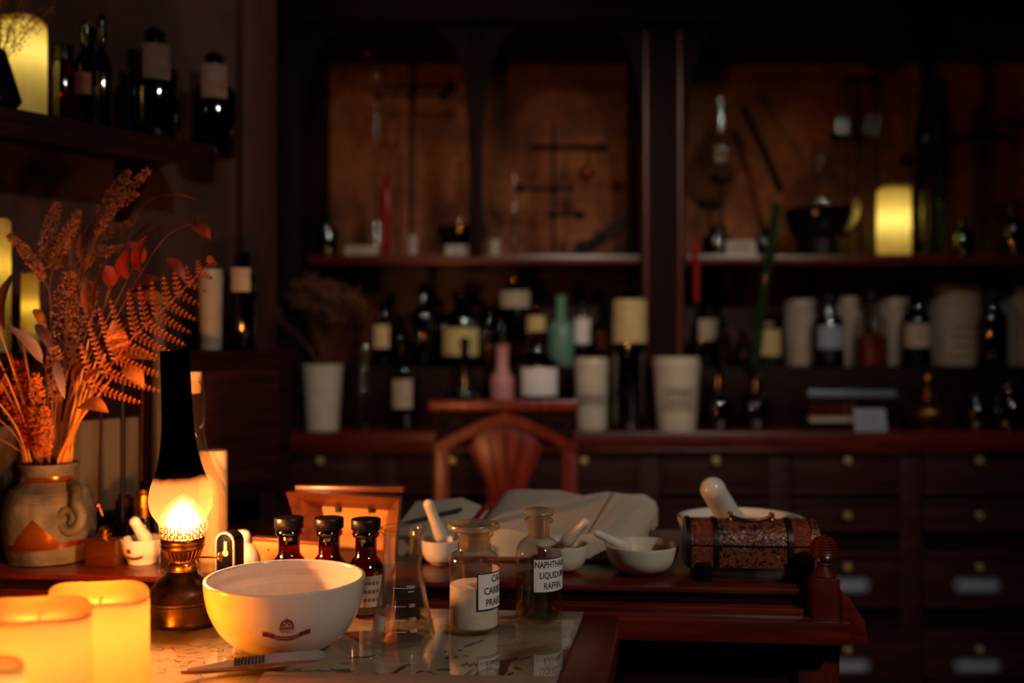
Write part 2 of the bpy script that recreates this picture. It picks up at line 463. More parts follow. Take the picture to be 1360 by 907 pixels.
def mat_globe():
    # frosted lamp chimney, its upper part blackened with soot
    m, nt, out = newmat('lamp_chimney_glass'); L = nt.links.new
    tc = nd(nt, 'ShaderNodeTexCoord'); sx = nd(nt, 'ShaderNodeSeparateXYZ'); L(tc.outputs['Object'], sx.inputs[0])
    n0 = nd(nt, 'ShaderNodeTexNoise'); n0.inputs['Scale'].default_value = 45; L(tc.outputs['Object'], n0.inputs[0])
    ad = nd(nt, 'ShaderNodeMath', operation='MULTIPLY_ADD'); ad.inputs[1].default_value = 0.008
    L(n0.outputs[0], ad.inputs[0]); L(sx.outputs[2], ad.inputs[2])
    rp = nd(nt, 'ShaderNodeMapRange'); rp.inputs[1].default_value = SOOT_Z - 0.002; rp.inputs[2].default_value = SOOT_Z + 0.008
    L(ad.outputs[0], rp.inputs[0])
    fr = nd(nt, 'ShaderNodeBsdfTranslucent'); fr.inputs[0].default_value = lin((235, 170, 120))
    df = nd(nt, 'ShaderNodeBsdfDiffuse'); df.inputs[0].default_value = lin((190, 140, 100))
    fm = nd(nt, 'ShaderNodeMixShader'); fm.inputs[0].default_value = 0.25; L(fr.outputs[0], fm.inputs[1]); L(df.outputs[0], fm.inputs[2])
    tr = nd(nt, 'ShaderNodeBsdfTransparent'); tr.inputs[0].default_value = (0.62, 0.53, 0.44, 1)
    f2 = nd(nt, 'ShaderNodeMixShader'); f2.inputs[0].default_value = 0.978; L(fm.outputs[0], f2.inputs[1]); L(tr.outputs[0], f2.inputs[2])
    t2 = nd(nt, 'ShaderNodeBsdfTransparent'); t2.inputs[0].default_value = (0.02, 0.012, 0.012, 1)
    mx = nd(nt, 'ShaderNodeMixShader'); L(rp.outputs[0], mx.inputs[0]); L(f2.outputs[0], mx.inputs[1]); L(t2.outputs[0], mx.inputs[2])
    gl = nd(nt, 'ShaderNodeBsdfGlossy'); gl.inputs['Roughness'].default_value = 0.2
    lw = nd(nt, 'ShaderNodeLayerWeight'); lw.inputs[0].default_value = 0.5
    pw = nd(nt, 'ShaderNodeMath', operation='POWER'); pw.inputs[1].default_value = 4; L(lw.outputs['Facing'], pw.inputs[0])
    ma = nd(nt, 'ShaderNodeMath', operation='MULTIPLY_ADD'); ma.inputs[1].default_value = 0.15; ma.inputs[2].default_value = 0.0
    L(pw.outputs[0], ma.inputs[0])
    m2 = nd(nt, 'ShaderNodeMixShader'); L(ma.outputs[0], m2.inputs[0]); L(mx.outputs[0], m2.inputs[1]); L(gl.outputs[0], m2.inputs[2])
    L(m2.outputs[0], out.inputs[0])
    return m
SOOT_Z = 0.191
MT['globe'] = mat_globe()

# ------------------------------------------------------------------ lettering
_tc = {}
def text_flat(s, size, bold=0.0, align='CENTER'):
    key = (s, size, bold, align)
    if key in _tc: return _tc[key]
    cu = bpy.data.curves.new('lettering', 'FONT')
    cu.body = s; cu.size = size; cu.align_x = align; cu.align_y = 'CENTER'; cu.offset = bold
    cu.resolution_u = 3
    o = bpy.data.objects.new('lettering', cu)
    C.objects.link(o)
    dg = bpy.context.evaluated_depsgraph_get(); dg.update()
    me = bpy.data.meshes.new_from_object(o.evaluated_get(dg))
    r = ([(v.co.x, v.co.y) for v in me.vertices], [tuple(p.vertices) for p in me.polygons])
    bpy.data.objects.remove(o); bpy.data.curves.remove(cu); bpy.data.meshes.remove(me)
    _tc[key] = r
    return r
def text_on(mb, s, size, fn, u0=0, v0=0, sx=1.0, bold=0.0, align='CENTER'):
    v, f = text_flat(s, size, bold, align)
    mb.add([fn(u0 + x * sx, v0 + y) for x, y in v], f)
def cyl(r, off=0.0, phi0=0.0):
    # (u along the arc, z) on a cylinder; angle from -y towards +x
    def fn(u, z):
        a = phi0 + u / r
        return ((r + off) * math.sin(a), -(r + off) * math.cos(a), z)
    return fn
def prof_r(prof, z):
    for (r0, z0), (r1, z1) in zip(prof, prof[1:]):
        if min(z0, z1) <= z <= max(z0, z1) and abs(z1 - z0) > 1e-9:
            return r0 + (r1 - r0) * (z - z0) / (z1 - z0)
    return prof[-1][0]
def on_prof(prof, rref, off, phi0=0.0):
    def fn(u, z):
        r = prof_r(prof, z)
        a = phi0 + u / rref
        return ((r + off) * math.sin(a), -(r + off) * math.cos(a), z - off * 0.3)
    return fn
def rows(mb, rws, fn, n=10):
    mb.grid([[fn(a + (b - a) * k / n, v) for k in range(n + 1)] for v, a, b in rws])
def rect(mb, u0, u1, v0, v1, fn, n=10, m=2):
    rows(mb, [(v0 + (v1 - v0) * k / m, u0, u1) for k in range(m + 1)], fn, n)
def smooth_prof(pts, n=4):
    # Catmull-Rom through profile points
    out = []
    for i in range(len(pts) - 1):
        p0 = pts[max(i - 1, 0)]; p1 = pts[i]; p2 = pts[i + 1]; p3 = pts[min(i + 2, len(pts) - 1)]
        for k in range(n):
            t = k / n
            q = []
            for a in (0, 1):
                q.append(0.5 * (2 * p1[a] + (p2[a] - p0[a]) * t + (2 * p0[a] - 5 * p1[a] + 4 * p2[a] - p3[a]) * t * t + (3 * p1[a] - p0[a] - 3 * p2[a] + p3[a]) * t ** 3))
            out.append((max(q[0], 0), q[1]))
    out.append(pts[-1])
    return out
# ================================================================== the room
X0, X1, Y0, Y1, H = -1.95, 2.45, -1.6, 3.99, 2.75
struct(MB().box(X0, X1, Y0, Y1, -0.1, 0.0).build('floor', MT['floor']))
struct(MB().box(X0, X1, Y0, Y1, H, H + 0.1).build('ceiling', MT['ceil']))
struct(MB().box(X0, X1, Y1, Y1 + 0.1, 0, H).build('wall_back', MT['wall']))
struct(MB().box(X1, X1 + 0.1, Y0, Y1, 0, H).build('wall_right', MT['wall']))
struct(MB().box(X0 - 0.1, X0, Y0, Y1, 0, H).build('wall_far_left', MT['wall']))
struct(MB().box(X0, X1, Y0 - 0.1, Y0, 0, H).build('wall_front', MT['wall']))
# angled partition on the left: line u from WP, its room side is towards nrm
UD = Vector((0.6, 0.8, 0)); NR = Vector((0.8, -0.6, 0)); WP = Vector((-1.046, 1.83, 0))
PZ = math.atan2(0.8, 0.6)
def PL(t, off, z): return WP + UD * t + NR * off + Vector((0, 0, z))
PMX = Matrix.Translation(WP) @ Matrix.Rotation(PZ, 4, 'Z')    # local x along the partition, local -y into the room
struct(MB().box(-1.5, 0.66, 0.0, 0.08, 0, H, PMX).build('wall_left', MT['plaster']))
struct(MB().box(0.66, 0.76, -0.03, 0.11, 0, H, PMX).build('trim_1', MT['trim_wood'], bevel=0.006))
def pt_for_px(px, off):
    q = (px - CX) / F
    a = WP + NR * off
    t = (q * a.y - a.x) / (UD.x - q * UD.y)
    return a + UD * t

# ================================================================== apothecary drawers, counter and shelves at the back
DY = 3.34
base = thing('apothecary_drawer_cabinet', 'long dark wooden apothecary drawer cabinet with brass knobs under the counter', 'cabinet', (0, 0, 0))
MB().box(-0.87, 2.2, DY + 0.02, 3.97, 0.0, 0.774).build('carcass', MT['dark_wood'], base)
knob_prof = [(0, 0), (0.006, 0), (0.006, 0.008), (0.013, 0.014), (0.015, 0.020), (0.012, 0.026), (0, 0.028)]
KM = Matrix.Rotation(math.pi / 2, 4, 'X')
def drawer(cx, z0, z1, knob_z, plate_z, w=0.355, plate_style=0):
    g = MB()
    g.box(cx - w / 2, cx + w / 2, DY - 0.004, DY + 0.025, z0, z1)
    for a, b in ((z0 - 0.006, z0 + 0.010), (z1 - 0.010, z1 + 0.008)):
        g.box(cx - w / 2 - 0.004, cx + w / 2 + 0.004, DY - 0.018, DY + 0.02, a, b)
    d = g.build('drawer', MT['drawer_wood'], base, bevel=0.003)
    MB().lathe(knob_prof, 14, Matrix.Translation((cx, DY - 0.002, knob_z)) @ KM).build('knob', MT['brass_knob'], d)
    if plate_z:
        pl = []
        hw, hh = 0.082, 0.027
        for k in range(9): pl.append((cx + hw - hh + hh * math.cos(-math.pi / 2 + math.pi * k / 8), plate_z + hh * math.sin(-math.pi / 2 + math.pi * k / 8)))
        for k in range(9): pl.append((cx - hw + hh + hh * math.cos(math.pi / 2 + math.pi * k / 8), plate_z + hh * math.sin(math.pi / 2 + math.pi * k / 8)))
        MB().prism(pl, DY - 0.008, DY).build('label_holder', MT['plate_metal'], d, bevel=0.001)
        MB().box(cx - hw * 0.72, cx + hw * 0.72, DY - 0.0095, DY - 0.007, plate_z - hh * 0.55, plate_z + hh * 0.55).build('name_card', MT['card'], d)
for k in range(7):
    cx = 1.982 - 0.436 * k
    drawer(cx, 0.628, 0.755, 0.735, None)
    drawer(cx, 0.507, 0.598, 0.554, None)
    drawer(cx, 0.253, 0.424, 0.384, 0.319)
    drawer(cx, 0.02, 0.160, 0.111, 0.051)
    MB().box(cx - 0.255, cx - 0.181, DY, DY + 0.03, 0.0, 0.774).build('stile', MT['drawer_wood'], base, bevel=0.003)
ct = thing('counter', 'long polished red-brown wooden counter along the back wall', 'counter')
MB().box(-0.96, 2.3, 3.30, 3.975, 0.776, 0.832).build('worktop', MT['mahogany'], ct, bevel=0.006)
MB().box(-0.95, 2.29, 3.305, 3.3185, 0.765, 0.7765).build('edge_moulding', MT['mahogany'], ct, bevel=0.004)

SZ = 1.429         # top of the upper shelf
TZ = 1.0395        # top of the step
CZ = 0.832         # top of the counter
sh = thing('apothecary_shelving', 'tall dark wooden shelving with map-papered back standing on the counter', 'shelf')
MB().box(-0.86, 2.2, 3.935, 3.965, CZ, 2.62).build('back_board', MT['mahogany_v'], sh)
bays = ((-0.70, 0.44), (0.60, 2.1))
for a, b in bays:
    MB().box(a - 0.01, b + 0.01, 3.925, 3.936, SZ, 2.35).build('map_paper', MT['map'], sh)
    MB().box(a, b, 3.45, 3.925, SZ - 0.033, SZ).build('shelf_board', MT['mahogany'], sh, bevel=0.004)
    MB().box(a, b, 3.55, 3.93, CZ + 0.0005, TZ).build('step', MT['dark_wood'], sh, bevel=0.004)
MB().box(-0.865, -0.715, 3.41, 3.935, CZ + 0.0005, 2.62).build('side_post', MT['dark_wood_v'], sh, bevel=0.005)
MB().box(0.447, 0.595, 3.47, 3.935, CZ + 0.0005, 2.62).build('middle_post', MT['dark_wood_v'], sh, bevel=0.004)
for x in (0.462, 0.580):
    MB().lathe([(0.017, CZ + 0.001), (0.017, 2.2)], 14, Matrix.Translation((x, 3.47, 0))).build('fluted_column', MT['mahogany_v'], sh)
MB().box(2.1, 2.2, 3.41, 3.935, CZ + 0.0005, 2.62).build('side_post', MT['dark_wood_v'], sh)
MB().box(-0.90, 2.24, 3.38, 3.93, 2.215, 2.62).build('header', MT['dark_wood'], sh, bevel=0.006)
def spandrel(x, s, w=0.10, h=0.42):
    poly = [(x, 2.215), (x, 2.215 - h)]
    for k in range(1, 7):
        a = k / 6 * math.pi / 2
        poly.append((x + s * w * (1 - math.cos(a)), 2.215 - h + h * math.sin(a) * 0.93))
    poly.append((x + s * w * 1.3, 2.215))
    MB().prism(poly, 3.43, 3.46).build('arch_bracket', MT['dark_wood_v'], sh)
xm = XP(632, 3.45)
MB().box(xm - 0.024, xm + 0.024, 3.43, 3.47, SZ + 0.0005, 2.215).build('mullion', MT['dark_wood_v'], sh, bevel=0.003)
xm2 = XP(1237, 3.45)
MB().box(xm2 - 0.012, xm2 + 0.012, 3.43, 3.46, SZ + 0.0005, 2.215).build('mullion', MT['dark_wood_v'], sh, bevel=0.003)
for x, s in ((-0.715, 1), (xm - 0.024, -1), (xm + 0.024, 1), (0.447, -1), (0.595, 1), (xm2 - 0.012, -1)): spandrel(x, s)

# ================================================================== the chair
chair = thing('dining_chair', 'red-brown carved wooden chair with arched fan-shaped back', 'chair', (XP(670, 2.85), 2.85, 0))
ZC = lambda y: ZP(y, 2.85)
XC = lambda x: XP(x, 2.85) - XP(670, 2.85)
MB().box(XC(570), XC(768), -0.02, 0.035, ZC(546), ZC(531)).build('crest_rail', MT['chair_wood'], chair, bevel=0.006)
MB().box(XC(578), XC(762), 0.0, 0.022, ZC(592), ZC(545)).build('carved_panel', MT['dark_wood'], chair)
g = MB()
for x, z in ((590, 560), (606, 575), (622, 556), (742, 560), (730, 575), (716, 556), (752, 580), (585, 582)):
    MB().ball((XC(x), 0.0, ZC(z)), 0.013, 10, 6).build('carved_rosette', MT['dark_wood'], chair)
arch_up, arch_dn = [], []
for k in range(17):
    u = k / 16; x = 578 + (765 - 578) * u
    s = abs(u - 0.5) * 2
    yu = 547 + 42 * (s ** 1.25)
    yd = 563 + 40 * (s ** 1.25)
    arch_up.append((XC(x), ZC(yu))); arch_dn.append((XC(x), ZC(yd)))
g = MB()
for k in range(16):
    g.prism([arch_dn[k], arch_dn[k + 1], arch_up[k + 1], arch_up[k]], -0.022, -0.002)
g.build('arched_rail', MT['chair_wood'], chair)
for a, b in ((577, 597), (746, 766)):
    MB().box(XC(a), XC(b), -0.02, 0.02, 0.0, ZC(588)).build('back_leg', MT['chair_wood'], chair, bevel=0.005)
spl = [(638, 573), (622, 594), (646, 640), (652, 690), (694, 690), (700, 640), (722, 594), (704, 573), (690, 566), (671, 562), (652, 566)]
MB().prism([(XC(a), ZC(b)) for a, b in spl], -0.012, 0.004).build('fan_splat', MT['chair_wood'], chair, bevel=0.002)
g = MB()
for k in range(5):
    t = (k - 2) / 2
    g.tube([(XC(671 + 44 * t), -0.013, ZC(590 - 18 * (1 - abs(t)))), (XC(672 + 14 * t), -0.013, ZC(660))], 0.004, 6)
g.build('splat_rib', MT['chair_wood'], chair)
MB().box(XC(578), XC(764), -0.012, 0.012, 0.47, 0.53).build('lower_rail', MT['chair_wood'], chair, bevel=0.004)
MB().box(XC(574), XC(768), -0.42, 0.01, 0.42, 0.465).build('seat', MT['leather'], chair, bevel=0.012)
for a in (578, 748):
    MB().box(XC(a), XC(a + 18), -0.41, -0.37, 0.0, 0.42).build('leg', MT['chair_wood'], chair, bevel=0.004)

# ================================================================== work table with glass over manuscript paper
TBZ = 0.756
tb = thing('work_table', 'dark red wooden work table with papers under a glass top', 'table', (0, 0, 0))
wood_poly = [(0.105, 1.399), (-1.02, 1.468), (-1.10, 0.62), (0.005, 0.62), (0.090, 1.02), (0.137, 1.30), (0.150, 1.397)]
MB().slab(wood_poly, 0.715, 0.7495).build('tabletop', MT['mahogany'], tb, bevel=0.003)
for x, y in ((-1.0, 0.7), (-0.05, 0.7), (-0.95, 1.38), (0.06, 1.33)):
    MB().lathe([(0.02, 0.0), (0.024, 0.1), (0.032, 0.45), (0.026, 0.6), (0.032, 0.715)], 12, Matrix.Translation((x, y, 0))).build('leg', MT['mahogany_v'], tb)
# paper sheet with ragged edge
rg = random.Random(3)
right = []
for k in range(26):
    t = k / 25; y = 1.366 - (1.366 - 0.66) * t
    xe = 0.088 - (1.366 - y) * 0.17
    right.append((xe + rg.uniform(-0.007, 0.006) - (0.012 if 8 < k < 12 else 0), y))
back = []
for k in range(30):
    x = 0.074 - 1.07 * k / 29
    back.append((x, 1.366 + 0.055 * (0.088 - x) + rg.uniform(-0.006, 0.005)))
poly = back[::-1] + right + [(-1.05, 0.66)]
ppr = MB().slab(poly, 0.7496, 0.7502).build('manuscript_sheet', MT['paper'])
tag(ppr, 'aged cream manuscript paper with ink flourishes under the table glass', 'paper')
ink = MB()
def stroke(pts, w0=0.0012, w1=0.0012):
    q = [onz(x, y, 0.7506) for x, y in pts]
    n = len(q); l, r = [], []
    for i in range(n):
        t = (q[min(i + 1, n - 1)] - q[max(i - 1, 0)]); t.z = 0
        if t.length < 1e-7: t = Vector((1, 0, 0))
        t.normalize(); nn = Vector((-t.y, t.x, 0))
        w = 1.5 * (w0 + (w1 - w0) * i / max(n - 1, 1)) * (0.7 + 0.6 * math.sin(math.pi * i / max(n - 1, 1)))
        l.append(q[i] + nn * w); r.append(q[i] - nn * w)
    ink.grid([l, r])
z5 = lambda x, y: (540 + x / 4.857, 780 + y / 4.857)
z4 = lambda x, y: (330 + x / 5.913, 780 + y / 5.913)
stroke([z5(*p) for p in ((540, 617), (580, 600), (615, 550), (635, 500), (660, 470), (720, 455))], 0.002, 0.0035)
stroke([z5(*p) for p in ((610, 470), (640, 490), (600, 500))], 0.0035, 0.002)
stroke([z5(*p) for p in ((340, 605), (390, 560), (440, 522))], 0.0018, 0.0012)
stroke([z5(*p) for p in ((400, 600), (470, 545), (540, 515), (590, 540))], 0.001, 0.001)
stroke([z5(*p) for p in ((470, 495), (560, 470), (600, 465))], 0.0014, 0.001)
stroke([z5(*p) for p in ((730, 465), (760, 462), (800, 445), (795, 462))], 0.0012, 0.0012)
stroke([z5(*p) for p in ((580, 380), (610, 375), (650, 372))], 0.0008, 0.0008)
for a in ((60, 550, 120, 540), (130, 545, 160, 552), (200, 535, 290, 530), (150, 570, 200, 560), (60, 590, 140, 585), (610, 560, 660, 535), (650, 575, 690, 545), (690, 520, 730, 515), (700, 528, 740, 530), (620, 570, 690, 572), (250, 460, 280, 450), (310, 460, 330, 440), (360, 440, 400, 450), (340, 410, 360, 405), (240, 420, 270, 412)):
    stroke([z5(a[0], a[1]), z5((a[0] + a[2]) / 2, (a[1] + a[3]) / 2 - 4), z5(a[2], a[3])], 0.0016, 0.0012)
for s in range(14):
    x = 350 + s * 7.2; y = 505 + 6 * math.sin(s)
    stroke([z5(x, y), z5(x + 4, y - 10 - 4 * (s % 3)), z5(x + 6, y + 3)], 0.0007, 0.0007)
for s in range(14):
    x = 370 + s * 9; y = 385 - 3 * s + 5 * math.sin(2 * s)
    stroke([z5(x, y), z5(x + 5, y - 12), z5(x + 8, y + 2)], 0.0007, 0.0007)
for s in range(10):
    x = 420 + s * 13; y = 590 - s * 6
    stroke([z5(x, y), z5(x + 10, y - 22), z5(x + 12, y)], 0.0008, 0.0008)
for a in ((345, 655, 430, 632), (430, 662, 520, 652), (520, 655, 600, 650), (630, 640, 700, 650), (690, 680, 790, 645), (720, 660, 840, 655), (960, 680, 1080, 682), (1230, 612, 1290, 606), (720, 606, 800, 592), (780, 560, 1000, 532), (590, 665, 660, 648)):
    stroke([z4(a[0], a[1]), z4((a[0] * 2 + a[2]) / 3, (a[1] * 2 + a[3]) / 3 - 5), z4((a[0] + 2 * a[2]) / 3, (a[1] + a[3] * 2) / 3 + 6), z4(a[2], a[3])], 0.0012, 0.0012)
stroke([z4(1100, 702), z4(1150, 668), z4(1200, 632), z4(1230, 615)], 0.0016, 0.0022)
for s in range(9):
    x = 690 + s * 12
    stroke([z4(x, 672), z4(x + 8, 640), z4(x + 14, 668)], 0.0008, 0.0008)
for s in range(60):
    x = rg.uniform(200, 330); y = rg.uniform(845, 900)
    stroke([(x, y), (x + rg.uniform(3, 9), y + rg.uniform(-2, 2)), (x + rg.uniform(8, 16), y + rg.uniform(-3, 3))], 0.0006, 0.0005)
ink.build('ink_flourish', MT['ink'], ppr, smooth=0, fix=False)
gl_poly = [(0.102, 1.394), (-1.0, 1.455), (-1.06, 0.66), (-0.035, 0.66), (0.048, 1.098)]
gp = MB().slab(gl_poly, 0.7515, TBZ).build('glass_sheet', MT['pane'], None, smooth=0, bevel=0.0008)
tag(gp, 'clear glass sheet covering the manuscript on the work table', 'glass sheet')

# ================================================================== writing cabinet behind the table (gallery top)
GZ = 0.776
CR = -math.radians(4.65)
wc = thing('writing_cabinet', 'red mahogany writing cabinet with stepped top and turned corner finial', 'cabinet', (0.462, 1.452, 0), CR)
LX = -1.42
MB().box(LX, 0.0, 0.02, 0.42, 0.0, 0.708).build('carcass', MT['dark_wood'], wc)
MB().box(LX, 0.012, -0.062, 0.42, 0.7085, 0.741).build('cornice', MT['mahogany'], wc, bevel=0.004)
MB().box(LX, -0.025, -0.030, 0.41, 0.7405, 0.750).build('lower_moulding', MT['mahogany'], wc, bevel=0.003)
MB().box(LX, -0.03, -0.012, 0.41, 0.7495, 0.768).build('frieze', MT['dark_wood'], wc, bevel=0.002)
MB().box(LX, -0.012, -0.022, 0.42, 0.7675, GZ).build('top_board', MT['mahogany'], wc, bevel=0.003)
MB().box(-0.05, 0.01, -0.01, 0.02, 0.0, 0.708).build('stile', MT['mahogany_v'], wc, bevel=0.003)
MB().box(-0.40, -0.345, -0.01, 0.02, 0.0, 0.708).build('stile', MT['mahogany_v'], wc, bevel=0.003)
MB().box(-0.345, -0.05, 0.005, 0.02, 0.02, 0.70).build('panel', MT['dark_wood'], wc, bevel=0.003)
MB().box(-0.036, 0.002, -0.046, -0.008, 0.7405, 0.797).build('corner_post', MT['mahogany_v'], wc, bevel=0.002)
fin = [(0, 0.7965), (0.017, 0.7965), (0.018, 0.799), (0.012, 0.806), (0.008, 0.811), (0.010, 0.814), (0.008, 0.817)]
for k in range(25):
    a = -1.25 + 2.5 * k / 24
    fin.append((0.019 * math.cos(a) + (0.0010 if k % 2 else -0.0008), 0.8355 + 0.019 * math.sin(a)))
fin += [(0.004, 0.8556), (0, 0.8565)]
MB().lathe(fin, 20, Matrix.Translation((-0.017, -0.027, 0))).build('finial', MT['mahogany_v'], wc, smooth=60)
MB().prism([(0.003, 0.775), (0.013, 0.772), (0.034, 0.741), (0.040, 0.7085), (0.0125, 0.7085), (0.0125, 0.741), (0.003, 0.741)], -0.05, 0.40).build('side_moulding', MT['mahogany'], wc, bevel=0.002)

# ================================================================== oil lamp
ld = 1.345
lamp = thing('oil_lamp', 'lit oil lamp with frosted bulb chimney, brass burner and black tin base', 'lamp', (XP(243, ld), ld, TBZ))
K = ld / F
MB().lathe([(0, 0.0005), (0.047, 0.0005), (0.048, 0.004), (0.0465, 0.007), (0.0465, 0.027), (0.0485, 0.029), (0.0485, 0.032), (0.046, 0.034), (0.042, 0.044), (0.034, 0.055), (0.023, 0.063), (0.019, 0.068), (0, 0.068)], 40).build('oil_font', MT['black_tin'], lamp)
MB().lathe([(0, 0.066), (0.018, 0.066), (0.019, 0.069), (0.019, 0.077), (0.0165, 0.080), (0.017, 0.083)], 32).build('burner_collar', MT['brass'], lamp)
g = MB()
for k in range(26):
    a = 2 * math.pi * k / 26
    c, s = math.cos(a), math.sin(a)
    g.tube([(0.017 * c, 0.017 * s, 0.082), (0.0215 * c, 0.0215 * s, 0.087), (0.0255 * c, 0.0255 * s, 0.0965)], 0.0010, 5)
g.build('air_basket', MT['brass'], lamp)
MB().lathe([(0.016, 0.084), (0.0200, 0.0875), (0.024, 0.0965), (0.0275, 0.098), (0.0285, 0.101), (0.0275, 0.104), (0.0285, 0.106), (0.0285, 0.1095), (0.027, 0.112), (0.024, 0.113)], 36).build('burner_ring', MT['brass_dark'], lamp)
g = MB()
for k in range(18):
    a = 2 * math.pi * k / 18
    def ring(zc, rr, tr):
        pts = []
        for j in range(8):
            b = 2 * math.pi * j / 8
            aa = a + rr * math.cos(b) / 0.0285
            pts.append((0.0285 * math.cos(aa), 0.0285 * math.sin(aa), zc + rr * 1.15 * math.sin(b)))
        g.tube(pts, tr, 5, closed=True)
    ring(0.1165, 0.0036, 0.0009)
    ring(0.1245, 0.0034, 0.0009)
    g.ball((0.0287 * math.cos(a), 0.0287 * math.sin(a), 0.1305), 0.0015, 6, 4)
g.build('pierced_gallery', MT['brass'], lamp)
g = MB(); g.tube([(0.022, -0.004, 0.086), (0.05, -0.006, 0.086)], 0.0013, 6)
g.lathe([(0, 0), (0.007, 0), (0.0075, 0.0015), (0.007, 0.003), (0, 0.003)], 14, Matrix.Translation((0.05, -0.006, 0.086)) @ Matrix.Rotation(math.pi / 2, 4, 'Y'))
g.build('wick_knob', MT['brass'], lamp)
MB().lathe([(0, 0.083), (0.012, 0.085), (0.012, 0.105), (0.009, 0.114), (0.003, 0.118), (0.003, 0.114), (0, 0.113)], 20).build('wick_dome', MT['brass'], lamp)
chim = smooth_prof([(0.0245, 0.111), (0.0255, 0.122), (0.031, 0.134), (0.0388, 0.148), (0.0413, 0.164), (0.0385, 0.180), (0.0325, 0.196), (0.0275, 0.213), (0.0232, 0.238), (0.0205, 0.27), (0.0195, 0.31), (0.019, 0.35), (0.0188, 0.362)], 4)
ch = MB().lathe(chim, 48).build('chimney', MT['globe'], lamp)
ch.rotation_euler = (0, -math.radians(2.4), 0)
ch.location = (0.004, 0, 0)
fl = [(0, 0.119), (0.008, 0.120), (0.0135, 0.126), (0.0145, 0.135), (0.011, 0.145), (0.005, 0.153), (0, 0.157)]
MB().lathe(smooth_prof(fl, 3), 16, Matrix.Diagonal((1.35, 0.6, 1, 1))).build('flame', MT['flame'], lamp)
for k_, (s_, e_) in enumerate(((1.22, 2.2), (1.45, 0.9), (1.68, 0.4))):  # added glowing shells imitate the soft bloom around the flame
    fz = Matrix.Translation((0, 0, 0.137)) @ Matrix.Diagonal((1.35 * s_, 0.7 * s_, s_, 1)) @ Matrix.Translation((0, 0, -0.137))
    MB().lathe(smooth_prof(fl, 3), 16, fz).build('flame_glow_shell', emit('flame_glow_shell', (255, 190, 120), e_), lamp)
pl = bpy.data.lights.new('lamp_flame_light', 'POINT'); pl.energy = 14.0; pl.shadow_soft_size = 0.011; pl.color = (1.0, 0.47, 0.18)
po = bpy.data.objects.new('lamp_flame_light', pl); C.objects.link(po); po.parent = lamp; po.location = (0, 0, 0.150)

# ================================================================== pillar candles (wax shell with a light inside)
def pillar_candle(px, d, w_px, ytop, zbase, label, power, mt='wax_amber', col=(1.0, 0.62, 0.2), light_at=0.80, dip=0.010, group=None, name='pillar_candle', off=0.0):
    r = M(w_px, d) / 2
    x, y = XP(px, d), d
    h = ZP(ytop, d) - zbase
    c = thing(name, label, 'candle', (x, y, zbase), 0, group)
    rg2 = random.Random(int(px * 7 + ytop))
    prof = [(r * 0.97, 0.0005), (r, 0.004), (r, h - 0.006), (r * 0.985, h - 0.0015), (r * 0.95, h), (r * 0.88, h - 0.001), (r * 0.72, h - dip * 0.6), (r * 0.4, h - dip), (r * 0.12, h - dip * 1.05), (0, h - dip * 1.05)]
    b = MB().lathe(smooth_prof(prof, 3), 44)
    ph = rg2.uniform(0, 6)
    b.v = [(x_, y_, z_ + (0.0035 * math.sin(math.atan2(y_, x_) + ph) + 0.002 * math.sin(3 * math.atan2(y_, x_) + ph)) * max(0, (z_ - h * 0.7) / (h * 0.3))) for x_, y_, z_ in b.v]
    b.build('wax_body', MT[mt], c)
    g = MB(); g.tube([(0, 0, h - dip * 1.4), (0.0006, 0, h - dip * 0.5), (0.002, 0, h - dip * 0.2)], 0.0009, 6)
    g.build('wick', MT['ink'], c)
    l = bpy.data.lights.new('candle_light', 'POINT'); l.energy = power; l.shadow_soft_size = r * 0.25; l.color = col
    o = bpy.data.objects.new('candle_light', l); C.objects.link(o); o.parent = c; o.location = (off * r, 0, h * light_at)
    return c
AM = (1.0, 0.48, 0.11)
pillar_candle(133, 1.02, 124, 790, TBZ, 'tall amber pillar candle glowing on the table beside the oil lamp', 0.14, col=AM)
pillar_candle(52, 0.93, 132, 812, TBZ, 'wide amber pillar candle with sunken melted top at the table edge', 0.135, col=AM)
pillar_candle(-22, 0.84, 98, 886, TBZ, 'small pale candle cut off by the bottom corner of the picture', 0.07, col=(1.0, 0.6, 0.25))

# candle added unseen behind the two pillars, lights the bowl's left side orange
tl = thing('added_tealight', 'small open candle added unseen behind the two amber pillar candles', 'candle', (-0.515, 1.12, TBZ))
MB().lathe([(0, 0.0004), (0.019, 0.0004), (0.0195, 0.002), (0.0195, 0.037), (0.0185, 0.037), (0.0185, 0.031), (0, 0.031)], 28).build('tin_cup', MT['steel'], tl)
MB().tube([(0, 0, 0.0305), (0.0004, 0, 0.039)], 0.0008, 6).build('wick', MT['ink'], tl)
MB().lathe(smooth_prof([(0, 0.037), (0.003, 0.040), (0.0042, 0.046), (0.002, 0.056), (0, 0.061)], 3), 14).build('flame', MT['flame'], tl)
tp0 = bpy.data.lights.new('added_tealight_light', 'POINT'); tp0.energy = 5.5; tp0.shadow_soft_size = 0.02; tp0.color = (1.0, 0.26, 0.004)
tpo = bpy.data.objects.new('added_tealight_light', tp0); C.objects.link(tpo); tpo.parent = tl; tpo.location = (0, 0, 0.052)
